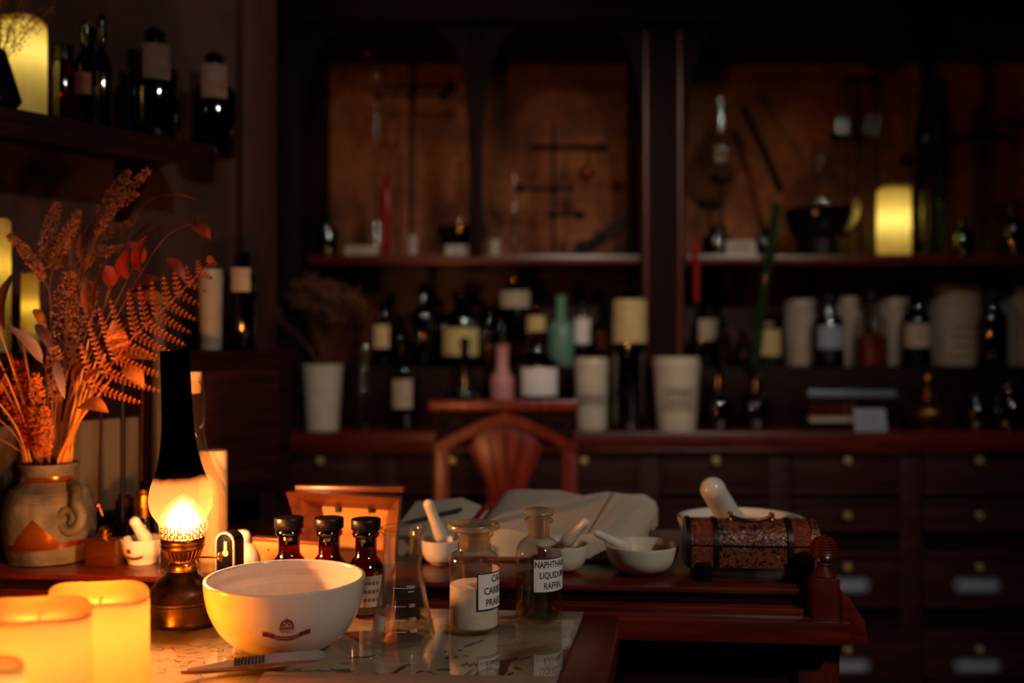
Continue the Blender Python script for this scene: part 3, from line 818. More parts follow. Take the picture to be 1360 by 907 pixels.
# ================================================================== large white bowl with red crest
bd = 1.235
bowl = thing('ceramic_bowl', 'large white ceramic bowl with red crest and ribbon in front of the amber bottles', 'bowl', (XP(379, bd), bd, TBZ))
BO = smooth_prof([(0, 0.003), (0.040, 0.003), (0.045, 0.0), (0.050, 0.001), (0.066, 0.010), (0.081, 0.026), (0.091, 0.046), (0.0960, 0.066), (0.0975, 0.082)], 5)
BI = smooth_prof([(0.0975, 0.082), (0.0975, 0.0845), (0.0955, 0.0855), (0.0925, 0.0845), (0.0905, 0.075), (0.086, 0.052)], 4)
MB().lathe(BO + BI[1:], 64).build('body', MT['ceramic'], bowl, smooth=60)
MB().lathe(smooth_prof([(0.0902, 0.0745), (0.0855, 0.052), (0.075, 0.030), (0.055, 0.014), (0.03, 0.0085), (0, 0.008)], 4), 64).build('unglazed_inside', MT['bisque'], bowl, smooth=60)
bf = on_prof(BO, 0.103, 0.0005, 0.24)
cz = 0.047
g = MB()
n = 12
dome = []
for k in range(n + 1):
    a = math.pi * k / n
    dome.append((math.cos(a), math.sin(a)))
def ringpatch(r0, r1, u0, v0):
    g.grid([[bf(u0 + r0 * c, v0 + r0 * s) for c, s in dome], [bf(u0 + r1 * c, v0 + r1 * s) for c, s in dome]])
ringpatch(0.0062, 0.0088, 0, cz + 0.002)
rect(g, -0.0092, 0.0092, cz - 0.0022, cz + 0.0012, bf, 8, 1)
for u in (-0.0035, 0.0028): rect(g, u - 0.0017, u + 0.0017, cz + 0.0026, cz + 0.0050, bf, 3, 1)
rect(g, -0.0006, 0.0006, cz + 0.005, cz + 0.013, bf, 1, 2)
rect(g, -0.0022, 0.0022, cz + 0.0058, cz + 0.0072, bf, 2, 1)
def arcribbon(u0, u1, vfun, hw, n=16):
    g.grid([[bf(u0 + (u1 - u0) * k / n, vfun(u0 + (u1 - u0) * k / n) - hw) for k in range(n + 1)], [bf(u0 + (u1 - u0) * k / n, vfun(u0 + (u1 - u0) * k / n) + hw) for k in range(n + 1)]])
vf = lambda u: cz - 0.0135 + 9.0 * u * u
arcribbon(-0.022, 0.022, vf, 0.0026)
arcribbon(-0.0315, -0.0225, lambda u: cz - 0.0075 + 0.12 * (-(u + 0.022)) - 0.0005, 0.0031, 4)
arcribbon(0.0225, 0.0315, lambda u: cz - 0.0075 + 0.12 * (u - 0.022) - 0.0005, 0.0031, 4)
arcribbon(-0.026, -0.0165, lambda u: cz - 0.0080, 0.0016, 3)
arcribbon(0.0165, 0.026, lambda u: cz - 0.0080, 0.0016, 3)
text_on(g, 'APTEKA', 0.0042, bf, 0, cz - 0.0052, 1.1)
g.build('red_crest', MT['crest_red'], bowl, smooth=0, fix=False)
g = MB(); bf2 = on_prof(BO, 0.103, 0.0008, 0.24)
g.grid([[bf2(-0.018 + 0.036 * k / 12, vf(-0.018 + 0.036 * k / 12) - 0.0003) for k in range(13)], [bf2(-0.018 + 0.036 * k / 12, vf(-0.018 + 0.036 * k / 12) + 0.0005) for k in range(13)]])
rect(g, -0.0082, 0.0082, cz - 0.0009, cz - 0.0002, bf2, 6, 1)
g.build('crest_line', MT['crest_pale'], bowl, smooth=0, fix=False)

# ================================================================== erlenmeyer flask
fd = 1.262
fk = thing('erlenmeyer_flask', 'clear glass conical flask with white graduation marks standing beside the white bowl', 'flask', (XP(535, fd), fd, TBZ))
FP = smooth_prof([(0, 0.0012), (0.030, 0.0012), (0.0375, 0.0006), (0.0405, 0.004), (0.0403, 0.009), (0.0365, 0.026), (0.0305, 0.055), (0.0262, 0.078), (0.0245, 0.092), (0.0243, 0.110), (0.0243, 0.130), (0.0255, 0.1335), (0.0288, 0.1365), (0.0293, 0.139), (0.0280, 0.1408), (0.0255, 0.1400)], 4)
MB().lathe(FP, 56).build('flask_body', MT['clear'], fk, smooth=60)
MB().lathe(smooth_prof([(0.0235, 0.138), (0.0228, 0.13), (0.0228, 0.092), (0.0245, 0.078), (0.0288, 0.055), (0.0348, 0.026), (0.0383, 0.010), (0.034, 0.004), (0, 0.0035)], 4), 48).build('inner_wall', MT['clear'], fk, smooth=60)
ff = on_prof(FP[8:], 0.035, 0.0003, 0.05)
g = MB()
for z, t in ((0.0705, '250ml'), (0.049, '200'), (0.033, '150'), (0.0195, '100')):
    rect(g, -0.014, 0.006, z - 0.0003, z + 0.0003, ff, 6, 1)
    text_on(g, t, 0.0058, ff, 0.0145, z + 0.0005)
text_on(g, '100', 0.0055, ff, -0.019, 0.0325); text_on(g, '50', 0.0055, ff, -0.019, 0.049); text_on(g, 'approx', 0.0035, ff, 0.0145, 0.0662)
text_on(g, '150', 0.0055, ff, -0.019, 0.0195)
text_on(g, 'BORO 3.3', 0.0056, ff, -0.037, 0.0415)
rect(g, -0.041, -0.021, 0.018, 0.036, ff, 5, 2)
g.build('white_markings', MT['white_print'], fk, smooth=0, fix=False)

# ================================================================== labelled bottles on the table
def curved_label(parent, r, phi_c, wid, z0, z1, lines, size, mt='label', border=True, inkmat='ink', sx=1.0, bold=0.0004):
    fn0 = cyl(r, 0.0004, phi_c); fn1 = cyl(r, 0.0007, phi_c)
    g = MB(); rect(g, -wid / 2, wid / 2, z0, z1, fn0, 18, 1)
    lb = g.build('paper_label', MT[mt], parent, smooth=0, fix=False)
    g = MB()
    if border:
        t = 0.0016
        rect(g, -wid / 2, wid / 2, z0, z0 + t, fn1, 18, 1); rect(g, -wid / 2, wid / 2, z1 - t, z1, fn1, 18, 1)
        rect(g, -wid / 2, -wid / 2 + t, z0, z1, fn1, 1, 1); rect(g, wid / 2 - t, wid / 2, z0, z1, fn1, 1, 1)
    n = len(lines)
    for i, s in enumerate(lines):
        if s == '#':      # print too blurred to read
            zc_ = z1 - (i + 0.5) * (z1 - z0) / n * 0.8 - (z1 - z0) * 0.1; hb = (z1 - z0) / n * 0.16
            for u in range(4): rect(g, wid * (-0.34 + 0.17 * u), wid * (-0.34 + 0.17 * u + 0.13), zc_ - hb, zc_ + hb, fn1, 3, 1)
            continue
        text_on(g, s, size, fn1, 0, z1 - (i + 0.5) * (z1 - z0) / n * 0.92 - (z1 - z0) * 0.04, sx, bold)
    if g.v: g.build('lettering', MT[inkmat], lb, smooth=0, fix=False)
    return lb
d1 = 1.312
pb = thing('powder_bottle', 'stoppered clear glass bottle half filled with white powder, right of the flask', 'bottle', (XP(629.5, d1), d1, TBZ))
PR = [(0, 0.003), (0.026, 0.003), (0.030, 0.0006), (0.0325, 0.004), (0.0328, 0.008), (0.0328, 0.088), (0.0318, 0.094), (0.028, 0.0985), (0.0235, 0.101), (0.0222, 0.104), (0.0222, 0.119), (0.0255, 0.121), (0.0265, 0.124), (0.0255, 0.127), (0.021, 0.1275)]
MB().lathe(PR, 48).build('glass_body', MT['clear_soft'], pb, smooth=50)
MB().lathe([(0, 0.0032), (0.0295, 0.0035), (0.0316, 0.006), (0.0316, 0.0555), (0.0305, 0.058), (0.02, 0.0600), (0.011, 0.0628), (0.004, 0.0618), (0, 0.0622)], 40).build('powder_fill', MT['powder'], pb, smooth=28)
MB().lathe([(0, 0.102), (0.0185, 0.102), (0.0208, 0.126), (0.027, 0.1285), (0.0335, 0.1295), (0.0345, 0.133), (0.0330, 0.1365), (0.030, 0.1372), (0.026, 0.1345), (0.012, 0.1335), (0, 0.1335)], 44).build('ground_stopper', MT['ground'], pb, smooth=50)
curved_label(pb, 0.0328, math.radians(9) + 0.036 / 0.0328, 0.072, 0.030, 0.078, ['CALCII', 'CARBONAS', 'PRAECIPIT.'], 0.0125, sx=0.82, bold=0.0002)
d2 = 1.363
nb = thing('naphtha_bottle', 'narrow-necked glass bottle labelled naphthalin, half full of clear liquid', 'bottle', (XP(715.5, d2), d2, TBZ))
NP = [(0, 0.004), (0.024, 0.004), (0.028, 0.0006), (0.0312, 0.004), (0.0318, 0.010), (0.0318, 0.083), (0.0305, 0.093), (0.026, 0.102), (0.019, 0.107), (0.0150, 0.110), (0.0145, 0.114), (0.0150, 0.127), (0.0195, 0.129), (0.0200, 0.1315), (0.0185, 0.134), (0.013, 0.1345)]
MB().lathe(NP, 48).build('glass_body', MT['clear_soft'], nb, smooth=50)
MB().lathe([(0, 0.0045), (0.027, 0.0048), (0.0300, 0.009), (0.0303, 0.058), (0, 0.0575)], 40).build('liquid', MT['liquid'], nb, smooth=50)
MB().lathe([(0, 0.108), (0.011, 0.108), (0.0125, 0.134), (0.0135, 0.1365), (0.0195, 0.1385), (0.0212, 0.142), (0.0195, 0.1455), (0.013, 0.1480), (0, 0.1485)], 36).build('ground_stopper', MT['ground'], nb, smooth=50)
curved_label(nb, 0.0318, math.radians(-16) + 0.0295 / 0.0318, 0.059, 0.040, 0.086, ['NAPHTHALIN', 'LIQUIDUM', 'RAFFIN.'], 0.0120, sx=0.72, bold=0.0002)

# three amber bottles behind the bowl
def amber_bottle(px, d, label, tagged=False):
    t = thing('amber_bottle', label, 'bottle', (XP(px, d), d, TBZ), 0, 'amber bottles behind the bowl')
    MB().lathe([(0, 0.003), (0.022, 0.003), (0.025, 0.001), (0.0265, 0.005), (0.0265, 0.056), (0.025, 0.064), (0.019, 0.073), (0.0150, 0.078), (0.0148, 0.102), (0.0185, 0.105), (0.019, 0.109), (0.0165, 0.112), (0.012, 0.112)], 36).build('glass_body', MT['amber'], t, smooth=50)
    MB().lathe([(0, 0.090), (0.0115, 0.090), (0.013, 0.112), (0.0190, 0.1130), (0.0205, 0.1145), (0.0205, 0.1270), (0.0197, 0.1283), (0, 0.1285)], 28).build('black_stopper', MT['bakelite'], t, smooth=50)
    if tagged: curved_label(t, 0.0265, 0.45, 0.034, 0.012, 0.054, ['#', '#', '#'], 0.009, 'label_old', False, 'ink_grey')
    return t
amber_bottle(384, 1.405, 'black-stoppered amber bottle nearest the lamp, in the row behind the white bowl')
amber_bottle(437, 1.402, 'middle black-stoppered amber bottle of the row behind the white bowl')
amber_bottle(486, 1.392, 'black-stoppered amber bottle with paper label, behind the conical flask', True)

# ================================================================== tweezers on a leather sheath
s0 = onz(240, 896, TBZ); s1 = onz(384, 882, TBZ)
ax = (s1 - s0); Ls = ax.length; ang = math.atan2(ax.y, ax.x)
st = thing('leather_sheath', 'narrow brown leather sheath lying in front of the white bowl', 'sheath', s0, ang)
g = MB()
outl = [(0.0, -0.002), (0.02, -0.008), (Ls - 0.006, -0.013), (Ls, -0.009), (Ls, 0.010), (Ls - 0.01, 0.013), (0.03, 0.008), (0.0, 0.002)]
g.slab(outl, 0.0004, 0.0055)
g.build('sheath_body', MT['leather'], st, bevel=0.0015)
tw0 = P(246, 893, 1.135); tw1 = P(418, 860, 1.165)
td = thing('tweezers', 'steel tweezers with ribbed grip resting on the leather sheath', 'tweezers', Vector((-0.3605, 1.113, TBZ + 0.0082)), math.radians(10.0))
td.rotation_euler = (0.75, 0, math.radians(10.0))
def tw_arm(name, zoff, sgn):
    Lt = 0.150; pts = []
    secs = [(0.0, 0.0010, 0.0), (0.02, 0.0022, 0.0012), (0.045, 0.0042, 0.0028), (0.055, 0.0048, 0.0032), (0.095, 0.0056, 0.0044), (0.105, 0.0056, 0.0044), (0.125, 0.0058, 0.003), (0.143, 0.0064, 0.0012), (0.148, 0.005, 0.0006), (Lt, 0.0022, 0.0004)]
    top, bot = [], []
    g = MB()
    for x, w, o in secs:
        z = 0.0018 + x * 0.10 + sgn * o + zoff
        top.append([(x, -w, z + 0.0007), (x, w, z + 0.0007)]); bot.append([(x, -w, z - 0.0007), (x, w, z - 0.0007)])
    v = []
    for a, b in zip(top, bot): v += [a[0], a[1], b[1], b[0]]
    f = []
    for i in range(len(secs) - 1):
        for k in range(4): f.append((i * 4 + k, i * 4 + (k + 1) % 4, i * 4 + 4 + (k + 1) % 4, i * 4 + 4 + k))
    f += [(0, 1, 2, 3), tuple(4 * (len(secs) - 1) + k for k in (3, 2, 1, 0))]
    g.add(v, f)
    return g.build(name, MT['steel'], td, smooth=30)
up = tw_arm('arm', 0.002, 1); tw_arm('arm', 0.002, -1)
for k in range(13):
    x = 0.053 + k * 0.0038
    z = 0.0018 + x * 0.10 + 0.0038 + 0.002
    MB().box(x - 0.0011, x + 0.0011, -0.0056, 0.0056, z, z + 0.0018).build('grip_ridge', MT['brass'] if k < 9 else MT['steel'], up, bevel=0.0004)

sheet_poly = [tuple(onz(352, 896, TBZ))[:2], tuple(onz(742, 902, TBZ))[:2], (0.03, 1.02), (-0.28, 1.02)]
fs = MB().slab(sheet_poly, TBZ + 0.0003, TBZ + 0.0035).build('folded_sheet', MT['sheet'], None, bevel=0.0008)
tag(fs, 'plain brownish folded sheet at the front edge of the glass top', 'paper')
# ================================================================== mortars and pestles
def mortar(px, d, w_px, yrim, label, zb, stain=None, thick=0.06, foot=0.42, name='mortar', lip=False):
    r = M(w_px, d) / 2; h = ZP(yrim, d) - zb
    t = thing(name, label, 'mortar', (XP(px, d), d, zb))
    o = [(0, 0.002), (r * foot * 0.9, 0.002), (r * foot, 0.0004), (r * foot * 1.06, 0.0015), (r * 0.70, h * 0.18), (r * 0.88, h * 0.45), (r * 0.97, h * 0.78), (r, h * 0.97)]
    MB().lathe(smooth_prof(o, 4) + smooth_prof([(r, h * 0.97), (r * 0.995, h), (r * (1 - thick), h), (r * (0.985 - thick), h * 0.96), (r * (0.95 - thick), h * 0.78)], 3)[1:], 44).build('body', MT['porcelain'], t, smooth=60)
    MB().lathe(smooth_prof([(r * (0.95 - thick), h * 0.78), (r * (0.82 - thick), h * 0.45), (r * 0.55, h * 0.2), (r * 0.2, h * 0.12), (0, h * 0.12)], 4), 40).build('inside', MT[stain or 'bisque'], t, smooth=60)
    return t, r, h, smooth_prof(o, 4)
def pestle(p0, p1, r0, r1, label, mt='porcelain', name='pestle'):
    # p0 handle end, p1 grinding end (world)
    p0, p1 = Vector(p0), Vector(p1)
    ax = p0 - p1; L_ = ax.length
    prof = [(0, 0)]
    for k in range(1, 5): prof.append((r1 * math.sin(k * math.pi / 8), r1 * (1 - math.cos(k * math.pi / 8))))
    prof += [(r1 * 0.97, r1 + L_ * 0.12), ((r0 + r1) / 2 * 0.92, L_ * 0.45), (r0 * 0.96, L_ * 0.8)]
    for k in range(0, 5): prof.append((r0 * math.cos(k * math.pi / 8), L_ - r0 + r0 * math.sin(k * math.pi / 8)))
    prof[-1] = (0, L_)
    o = MB().lathe(prof, 24).build(name, MT[mt], None, smooth=60)
    o.location = p1
    o.rotation_euler = ax.to_track_quat('Z', 'Y').to_euler()
    return tag(o, label, 'pestle')
m1, r_, h_, _ = mortar(852.5, 1.535, 98, 722, 'small white mortar with stained inside, left of the embossed chest', GZ, 'stained')
pestle(P(789, 706, 1.53), P(838, 730, 1.545), 0.0062, 0.0105, 'white pestle leaning left in the small mortar beside the chest')
mortar(747, 1.545, 70, 722, 'small white mortar half hidden behind the naphthalin bottle', GZ, 'stained')
pestle(P(781, 690, 1.53), P(748, 724, 1.55), 0.0068, 0.0105, 'white pestle leaning right in the mortar behind the naphthalin bottle')
mortar(983.5, 1.69, 166, 687, 'large white mortar bowl standing behind the embossed chest', GZ, None, 0.05)
pestle(P(941, 640, 1.60), P(985, 716, 1.69), 0.0205, 0.0250, 'thick white pestle leaning in the large mortar behind the chest')
mortar(584, 1.60, 52, 716, 'white mortar hidden behind the powder bottle, its pestle rising beside the book', GZ)
pestle(P(567, 664, 1.575), P(588, 718, 1.60), 0.0085, 0.0105, 'white pestle standing in front of the open book behind the powder bottle')
tm, tr_, th_, tp = mortar(189, 1.605, 56, 714, 'tiny white mortar with red crest between brass bottle and lamp', GZ, None, 0.1, 0.62)
pestle(P(176, 688, 1.58), P(197, 722, 1.605), 0.0085, 0.0110, 'stubby white pestle leaning in the tiny crested mortar')
g = MB(); f_ = on_prof(tp, tr_, 0.0006, -0.15)
rect(g, -0.010, -0.002, 0.021, 0.028, f_, 4, 2)
g.grid([[f_(-0.014 + 0.032 * k / 8, 0.010 + 14 * (-0.014 + 0.032 * k / 8 - 0.001) ** 2) for k in range(9)], [f_(-0.014 + 0.032 * k / 8, 0.0145 + 14 * (-0.014 + 0.032 * k / 8 - 0.001) ** 2) for k in range(9)]])
g.build('red_crest', MT['crest_red'], tm, smooth=0, fix=False)

# ================================================================== embossed barrel chest
cd = 1.515
chest = thing('embossed_chest', 'small barrel-topped chest of embossed red and dark leather with brass handle', 'chest', (XP(996, cd), cd, GZ + 0.0004), CR)
CW, R_, zb = 0.194, 0.040, 0.020
def chest_sec(r, z0, z1):
    pts = [(-r, z0), (-r, z1 - r * 0.25)]
    for k in range(1, 12):
        a = math.pi - math.pi * k / 12
        pts.append((r * math.cos(a), z1 - r * 0.25 + r * 0.98 * math.sin(a)))
    pts += [(r, z1 - r * 0.25), (r, z0)]
    return pts
CM = Matrix(((0, 1, 0, 0), (1, 0, 0, 0), (0, 0, 1, 0), (0, 0, 0, 1)))   # section plane is y,z; extrude along x
def csec(name, x0, x1, r, mt, extra=0.0):
    return MB().prism(chest_sec(r, zb - extra, 0.058), x0, x1, CM).build(name, MT[mt], chest, smooth=35)
csec('body', -CW / 2, CW / 2, R_ - 0.001, 'emboss_dark')
csec('red_panel', -CW / 2 + 0.010, -CW / 2 + 0.040, R_, 'emboss_red')
csec('red_panel', CW / 2 - 0.040, CW / 2 - 0.012, R_, 'emboss_red')
for x in (-CW / 2 - 0.001, -CW / 2 + 0.039, CW / 2 - 0.047): csec('strap', x, x + 0.0075, R_ + 0.0025, 'soot_brown')
csec('strap', CW / 2 - 0.013, CW / 2 - 0.011, R_ + 0.001, 'brass_dark')
for x in (-CW / 2 + 0.012, CW / 2 - 0.038):
    MB().box(x, x + 0.024, -R_ - 0.004, R_ + 0.004, 0.0, 0.028).build('foot', MT['bakelite'], chest, bevel=0.003)
    for z in (0.010, 0.020):
        MB().box(x + 0.002, x + 0.022, -R_ - 0.0055, -R_ - 0.003, z - 0.001, z + 0.001).build('foot_band', MT['iron'], chest)
MB().box(-CW / 2, CW / 2, -R_ - 0.001, -R_ + 0.002, 0.052, 0.054).build('lid_seam', MT['brass_dark'], chest)
zt = 0.058 + R_ * 0.73
g = MB()
for s in (-1, 1):
    MB().lathe([(0, zt - 0.001), (0.006, zt - 0.001), (0.004, zt + 0.003), (0.0045, zt + 0.007), (0.003, zt + 0.010), (0, zt + 0.011)], 12, Matrix.Translation((s * 0.031, -0.006, 0))).build('handle_stud', MT['brass_dark'], chest)
g.tube([(-0.031, -0.008, zt + 0.005), (-0.024, -0.012, zt + 0.003), (-0.012, -0.016, zt + 0.0005), (0, -0.0175, zt), (0.012, -0.016, zt + 0.0005), (0.024, -0.012, zt + 0.003), (0.031, -0.008, zt + 0.005)], 0.0022, 8)
g.build('handle', MT['brass_dark'], chest)

# ================================================================== open book
bk = thing('open_book', 'large old open book with creamy printed pages lying behind the bottles', 'book', (XP(615, 1.70), 1.62, GZ), CR)
def page_block(name, xs, depth, y0, skew, tilt, mt='page'):
    # xs: list of (x, z) profile; skew shifts x along depth, tilt raises the far edge
    top, bot = [], []
    ny = 8
    for j in range(ny + 1):
        v = j / ny
        top.append([(x * (1 + 0.10 * v) + skew * v, y0 + depth * v, z + tilt * v + 0.004 * math.sin(2.6 * x * 30) * v) for x, z in xs])
        bot.append([(x * (1 + 0.10 * v) + skew * v, y0 + depth * v, 0.006 + tilt * v * 0.5) for x, z in xs])
    m_ = MB(); m_.grid(top); m_.grid(bot)
    w = len(xs)
    m_.grid([top[0], bot[0]]); m_.grid([top[-1], bot[-1]])
    m_.grid([[r[0] for r in top], [r[0] for r in bot]]); m_.grid([[r[-1] for r in top], [r[-1] for r in bot]])
    return m_.build(name, MT[mt], bk, smooth=50)
page_block('right_pages', [(0.002, 0.012), (0.012, 0.030), (0.026, 0.043), (0.045, 0.050), (0.075, 0.050), (0.11, 0.045), (0.15, 0.042), (0.19, 0.043), (0.225, 0.046), (0.25, 0.040), (0.268, 0.026), (0.272, 0.012)], 0.205, 0.01, 0.030, 0.036)
page_block('left_pages', [(-0.13, 0.012), (-0.125, 0.026), (-0.09, 0.032), (-0.05, 0.032), (-0.02, 0.026), (-0.002, 0.012)], 0.19, 0.01, 0.030, 0.036)
MB().slab([(-0.14, 0.0), (0.285, 0.0), (0.33, 0.20), (-0.105, 0.20)], 0.0006, 0.0055).build('cover', MT['leather'], bk, bevel=0.001)
g = MB(); g.grid([[(-0.006, 0.006, 0.034), (0.030, 0.19, 0.074)], [(0.004, 0.006, 0.036), (0.042, 0.19, 0.077)]])
g.grid([[(-0.006, 0.006, 0.033), (0.030, 0.19, 0.073)], [(0.004, 0.006, 0.035), (0.042, 0.19, 0.076)]])
g.build('ribbon_marker', MT['red_leaf'], bk)
g = MB(); g.grid([[(0.205, 0.012, 0.0465), (0.248, 0.20, 0.083)], [(0.2075, 0.012, 0.0465), (0.2505, 0.20, 0.083)]])
g.build('column_rule', MT['ink_grey'], bk)
pen = MB(); pen.tube([(0, 0, 0), (0.05, 0.03, 0.006), (0.10, 0.06, 0.014)], [0.0015, 0.004, 0.0035], 10)
po_ = pen.build('fountain_pen', MT['soot_brown']); po_.location = bk.location + Vector((-0.105, 0.07, 0.0475)); tag(po_, 'black pen lying across the pages at the end of the open book', 'pen')

# ================================================================== open wooden case behind the amber bottles
kd = 1.60
ks = thing('wooden_case', 'open wooden case with honey-coloured sides and moulded raised lid behind the amber bottles', 'case', (XP(420, kd), kd, GZ), CR)
kx = lambda px, d=kd: XP(px, d) - XP(420, kd)
MB().prism([(kx(322), 0.050), (kx(341), 0.0005), (kx(455), 0.0005), (kx(455), 0.041)], -0.062, -0.052).build('front_board', MT['pale_wood'], ks, bevel=0.001)
MB().prism([(kx(319), 0.0505), (kx(457), 0.0415), (kx(457), 0.046), (kx(319), 0.056)], -0.066, -0.046).build('top_edge', MT['case_wood'], ks, bevel=0.001)
MB().box(kx(341), kx(500), -0.052, 0.03, 0.0005, 0.006).build('bottom_board', MT['case_wood'], ks)
for px, z in ((352, 0.038), (347, 0.028), (372, 0.034), (404, 0.030)):
    MB().lathe([(0, 0), (0.0016, 0), (0.0016, 0.0008), (0, 0.001)], 8, Matrix.Translation((kx(px), -0.0622, z)) @ KM).build('nail', MT['iron'], ks)
# lid: tilted frame with a lit inner panel
lz = lambda y: ZP(y, 1.62) - GZ
lid = MB()
fr_o = [(kx(386), lz(648)), (kx(536), lz(654)), (kx(529), lz(738)), (kx(415), lz(738))]
fr_i = [(kx(424), lz(672)), (kx(514), lz(676)), (kx(506), lz(728)), (kx(434), lz(728))]
for i in range(4):
    j = (i + 1) % 4
    a, b, c_, e_ = fr_o[i], fr_o[j], fr_i[j], fr_i[i]
    v = [(a[0], -0.028, a[1]), (b[0], -0.028, b[1]), (c_[0], 0.016, c_[1]), (e_[0], 0.016, e_[1]),
         (a[0], 0.0, a[1]), (b[0], 0.0, b[1]), (c_[0], 0.024, c_[1]), (e_[0], 0.024, e_[1])]
    q = MB().add(v, [(0, 1, 2, 3), (7, 6, 5, 4), (0, 4, 5, 1), (1, 5, 6, 2), (2, 6, 7, 3), (3, 7, 4, 0)])
    q.build('lid_moulding', MT['case_wood'], ks, smooth=0)
MB().prism([(x, z) for x, z in ((kx(422), lz(670)), (kx(516), lz(674)), (kx(508), lz(730)), (kx(432), lz(730)))], 0.0165, 0.022).build('lid_panel', MT['pale_wood'], ks)
MB().box(kx(390), kx(536), 0.003, 0.028, lz(651), lz(643)).build('lid_cap', MT['case_wood'], ks, bevel=0.002)
for px in (446, 491):
    MB().box(kx(px - 3), kx(px + 3), 0.010, 0.017, lz(679), lz(671)).build('hinge', MT['iron'], ks)

# ================================================================== stoneware vase
vd = 1.635
vz = lambda y: ZP(y, vd) - GZ
VK = vd / F
vs = thing('stoneware_vase', 'grey stoneware vase with copper-gold triangle glaze and spiral handle', 'vase', (XP(66, vd), vd, GZ), 0)
VO = smooth_prof([(0, 0.001), (0.058, 0.001), (0.063, 0.006), (0.0685, 0.03), (0.0705, 0.055), (0.069, 0.08), (0.064, 0.100), (0.059, 0.112), (0.0505, 0.120), (0.043, 0.128), (0.0405, 0.137), (0.042, 0.148), (0.046, 0.1545), (0.0455, 0.157), (0.042, 0.1565)], 4)
MB().lathe(VO + [(0.038, 0.15), (0.036, 0.137), (0.040, 0.12), (0.055, 0.09), (0.055, 0.02), (0, 0.01)], 48).build('body', MT['stone'], vs, smooth=60)
vf1 = on_prof(VO, 0.0665, 0.0010, 0.0)
g = MB(); rows(g, [(0.032 + 0.044 * k / 8, -0.034 + 0.032 * k / 8 + 0.006, 0.046 - 0.040 * k / 8 - 0.0) for k in range(9)], vf1, 10)
g.build('gold_triangle', MT['gold_glaze'], vs, fix=False)
g = MB(); rows(g, [(0.032 + 0.040 * k / 8, -0.075, -0.038 - 0.030 * k / 8) for k in range(9)], vf1, 8)
g.build('red_triangle', MT['red_glaze'], vs, fix=False)
g = MB(); g.grid([[vf1(-0.10 + 0.2 * k / 24, 0.026 + 0.05 * (-0.10 + 0.2 * k / 24)) for k in range(25)], [vf1(-0.10 + 0.2 * k / 24, 0.036 + 0.04 * (-0.10 + 0.2 * k / 24)) for k in range(25)]])
g.build('glaze_band', MT['red_glaze'], vs, fix=False)
vb = on_prof(VO, 0.0405, 0.0012, 0.0)
g = MB(); rect(g, -0.06, 0.06, 0.129, 0.138, vb, 24, 3); g.build('gold_neck_band', MT['gold_glaze'], vs, fix=False)
g = MB()
for z in (0.098, 0.103, 0.108, 0.113):
    r = prof_r(VO, z) + 0.0005
    g.tube([(r * math.cos(2 * math.pi * k / 40), r * math.sin(2 * math.pi * k / 40), z) for k in range(40)], 0.0012, 5, closed=True)
g.build('incised_ring', MT['stone'], vs)
sp = []
for k in range(40):
    t = k / 39; a = math.radians(100) - t * math.radians(520)
    rad = 0.026 - 0.019 * t
    sp.append((0.052 + rad * math.cos(a) * 0.9, -0.050 + 0.0, 0.074 + rad * math.sin(a)))
hd = [(0.046, -0.02, 0.124), (0.058, -0.034, 0.121), (0.064, -0.046, 0.108)]
g = MB(); g.tube(hd + [(0.0655, -0.050, 0.095)] + sp[6:], [0.009] * 4 + [0.009 - 0.003 * k / 34 for k in range(34)], 10)
g.build('spiral_handle', MT['stone'], vs)

# ================================================================== small things beside the vase
sb_ = thing('amber_flacon', 'small square amber glass bottle with brass stopper beside the vase', 'bottle', (XP(139, 1.585), 1.585, GZ), math.radians(-6))
MB().box(-0.0255, 0.0255, -0.015, 0.015, 0.0006, 0.044).build('glass_body', glass('honey_glass', (0.75, 0.42, 0.10), 0.12, 0.5, 0.05, frost=0.12, frost_col=(220, 140, 50)), sb_, bevel=0.003)
MB().box(-0.022, 0.022, -0.012, 0.012, 0.003, 0.034).build('liquid', glass('honey_liquid', (0.8, 0.45, 0.12), 0.05, 0.3, 0.05, frost=0.25, frost_col=(214, 128, 40)), sb_)
MB().lathe([(0.0075, 0.0435), (0.0075, 0.047), (0.011, 0.048), (0.0115, 0.052), (0.007, 0.054), (0.009, 0.058), (0.005, 0.062), (0, 0.063)], 16).build('brass_stopper', MT['brass'], sb_)
for px, yt, d, w, lb in ((165, 656, 1.74, 24, 'slender brass-capped brown bottle, the lower of two behind the tiny mortar'), (191, 650, 1.655, 27, 'wider brass-capped brown bottle, the taller of two behind the tiny mortar')):
    t = thing('capped_bottle', lb, 'bottle', (XP(px, d), d, GZ), 0, 'brass-capped bottles behind the mortar')
    h = ZP(yt, d) - GZ; r = M(w, d) / 2
    MB().lathe([(0, 0.001), (r, 0.001), (r * 1.05, 0.005), (r * 1.05, h - 0.05), (r * 0.9, h - 0.046), (r * 0.85, h - 0.044)], 20).build('glass_body', MT['brown_glass'], t)
    MB().lathe([(r * 0.85, h - 0.045), (r, h - 0.044), (r, h - 0.008), (r * 0.7, h - 0.006), (r * 0.75, h), (0, h)], 20).build('brass_cap', MT['brass'], t)
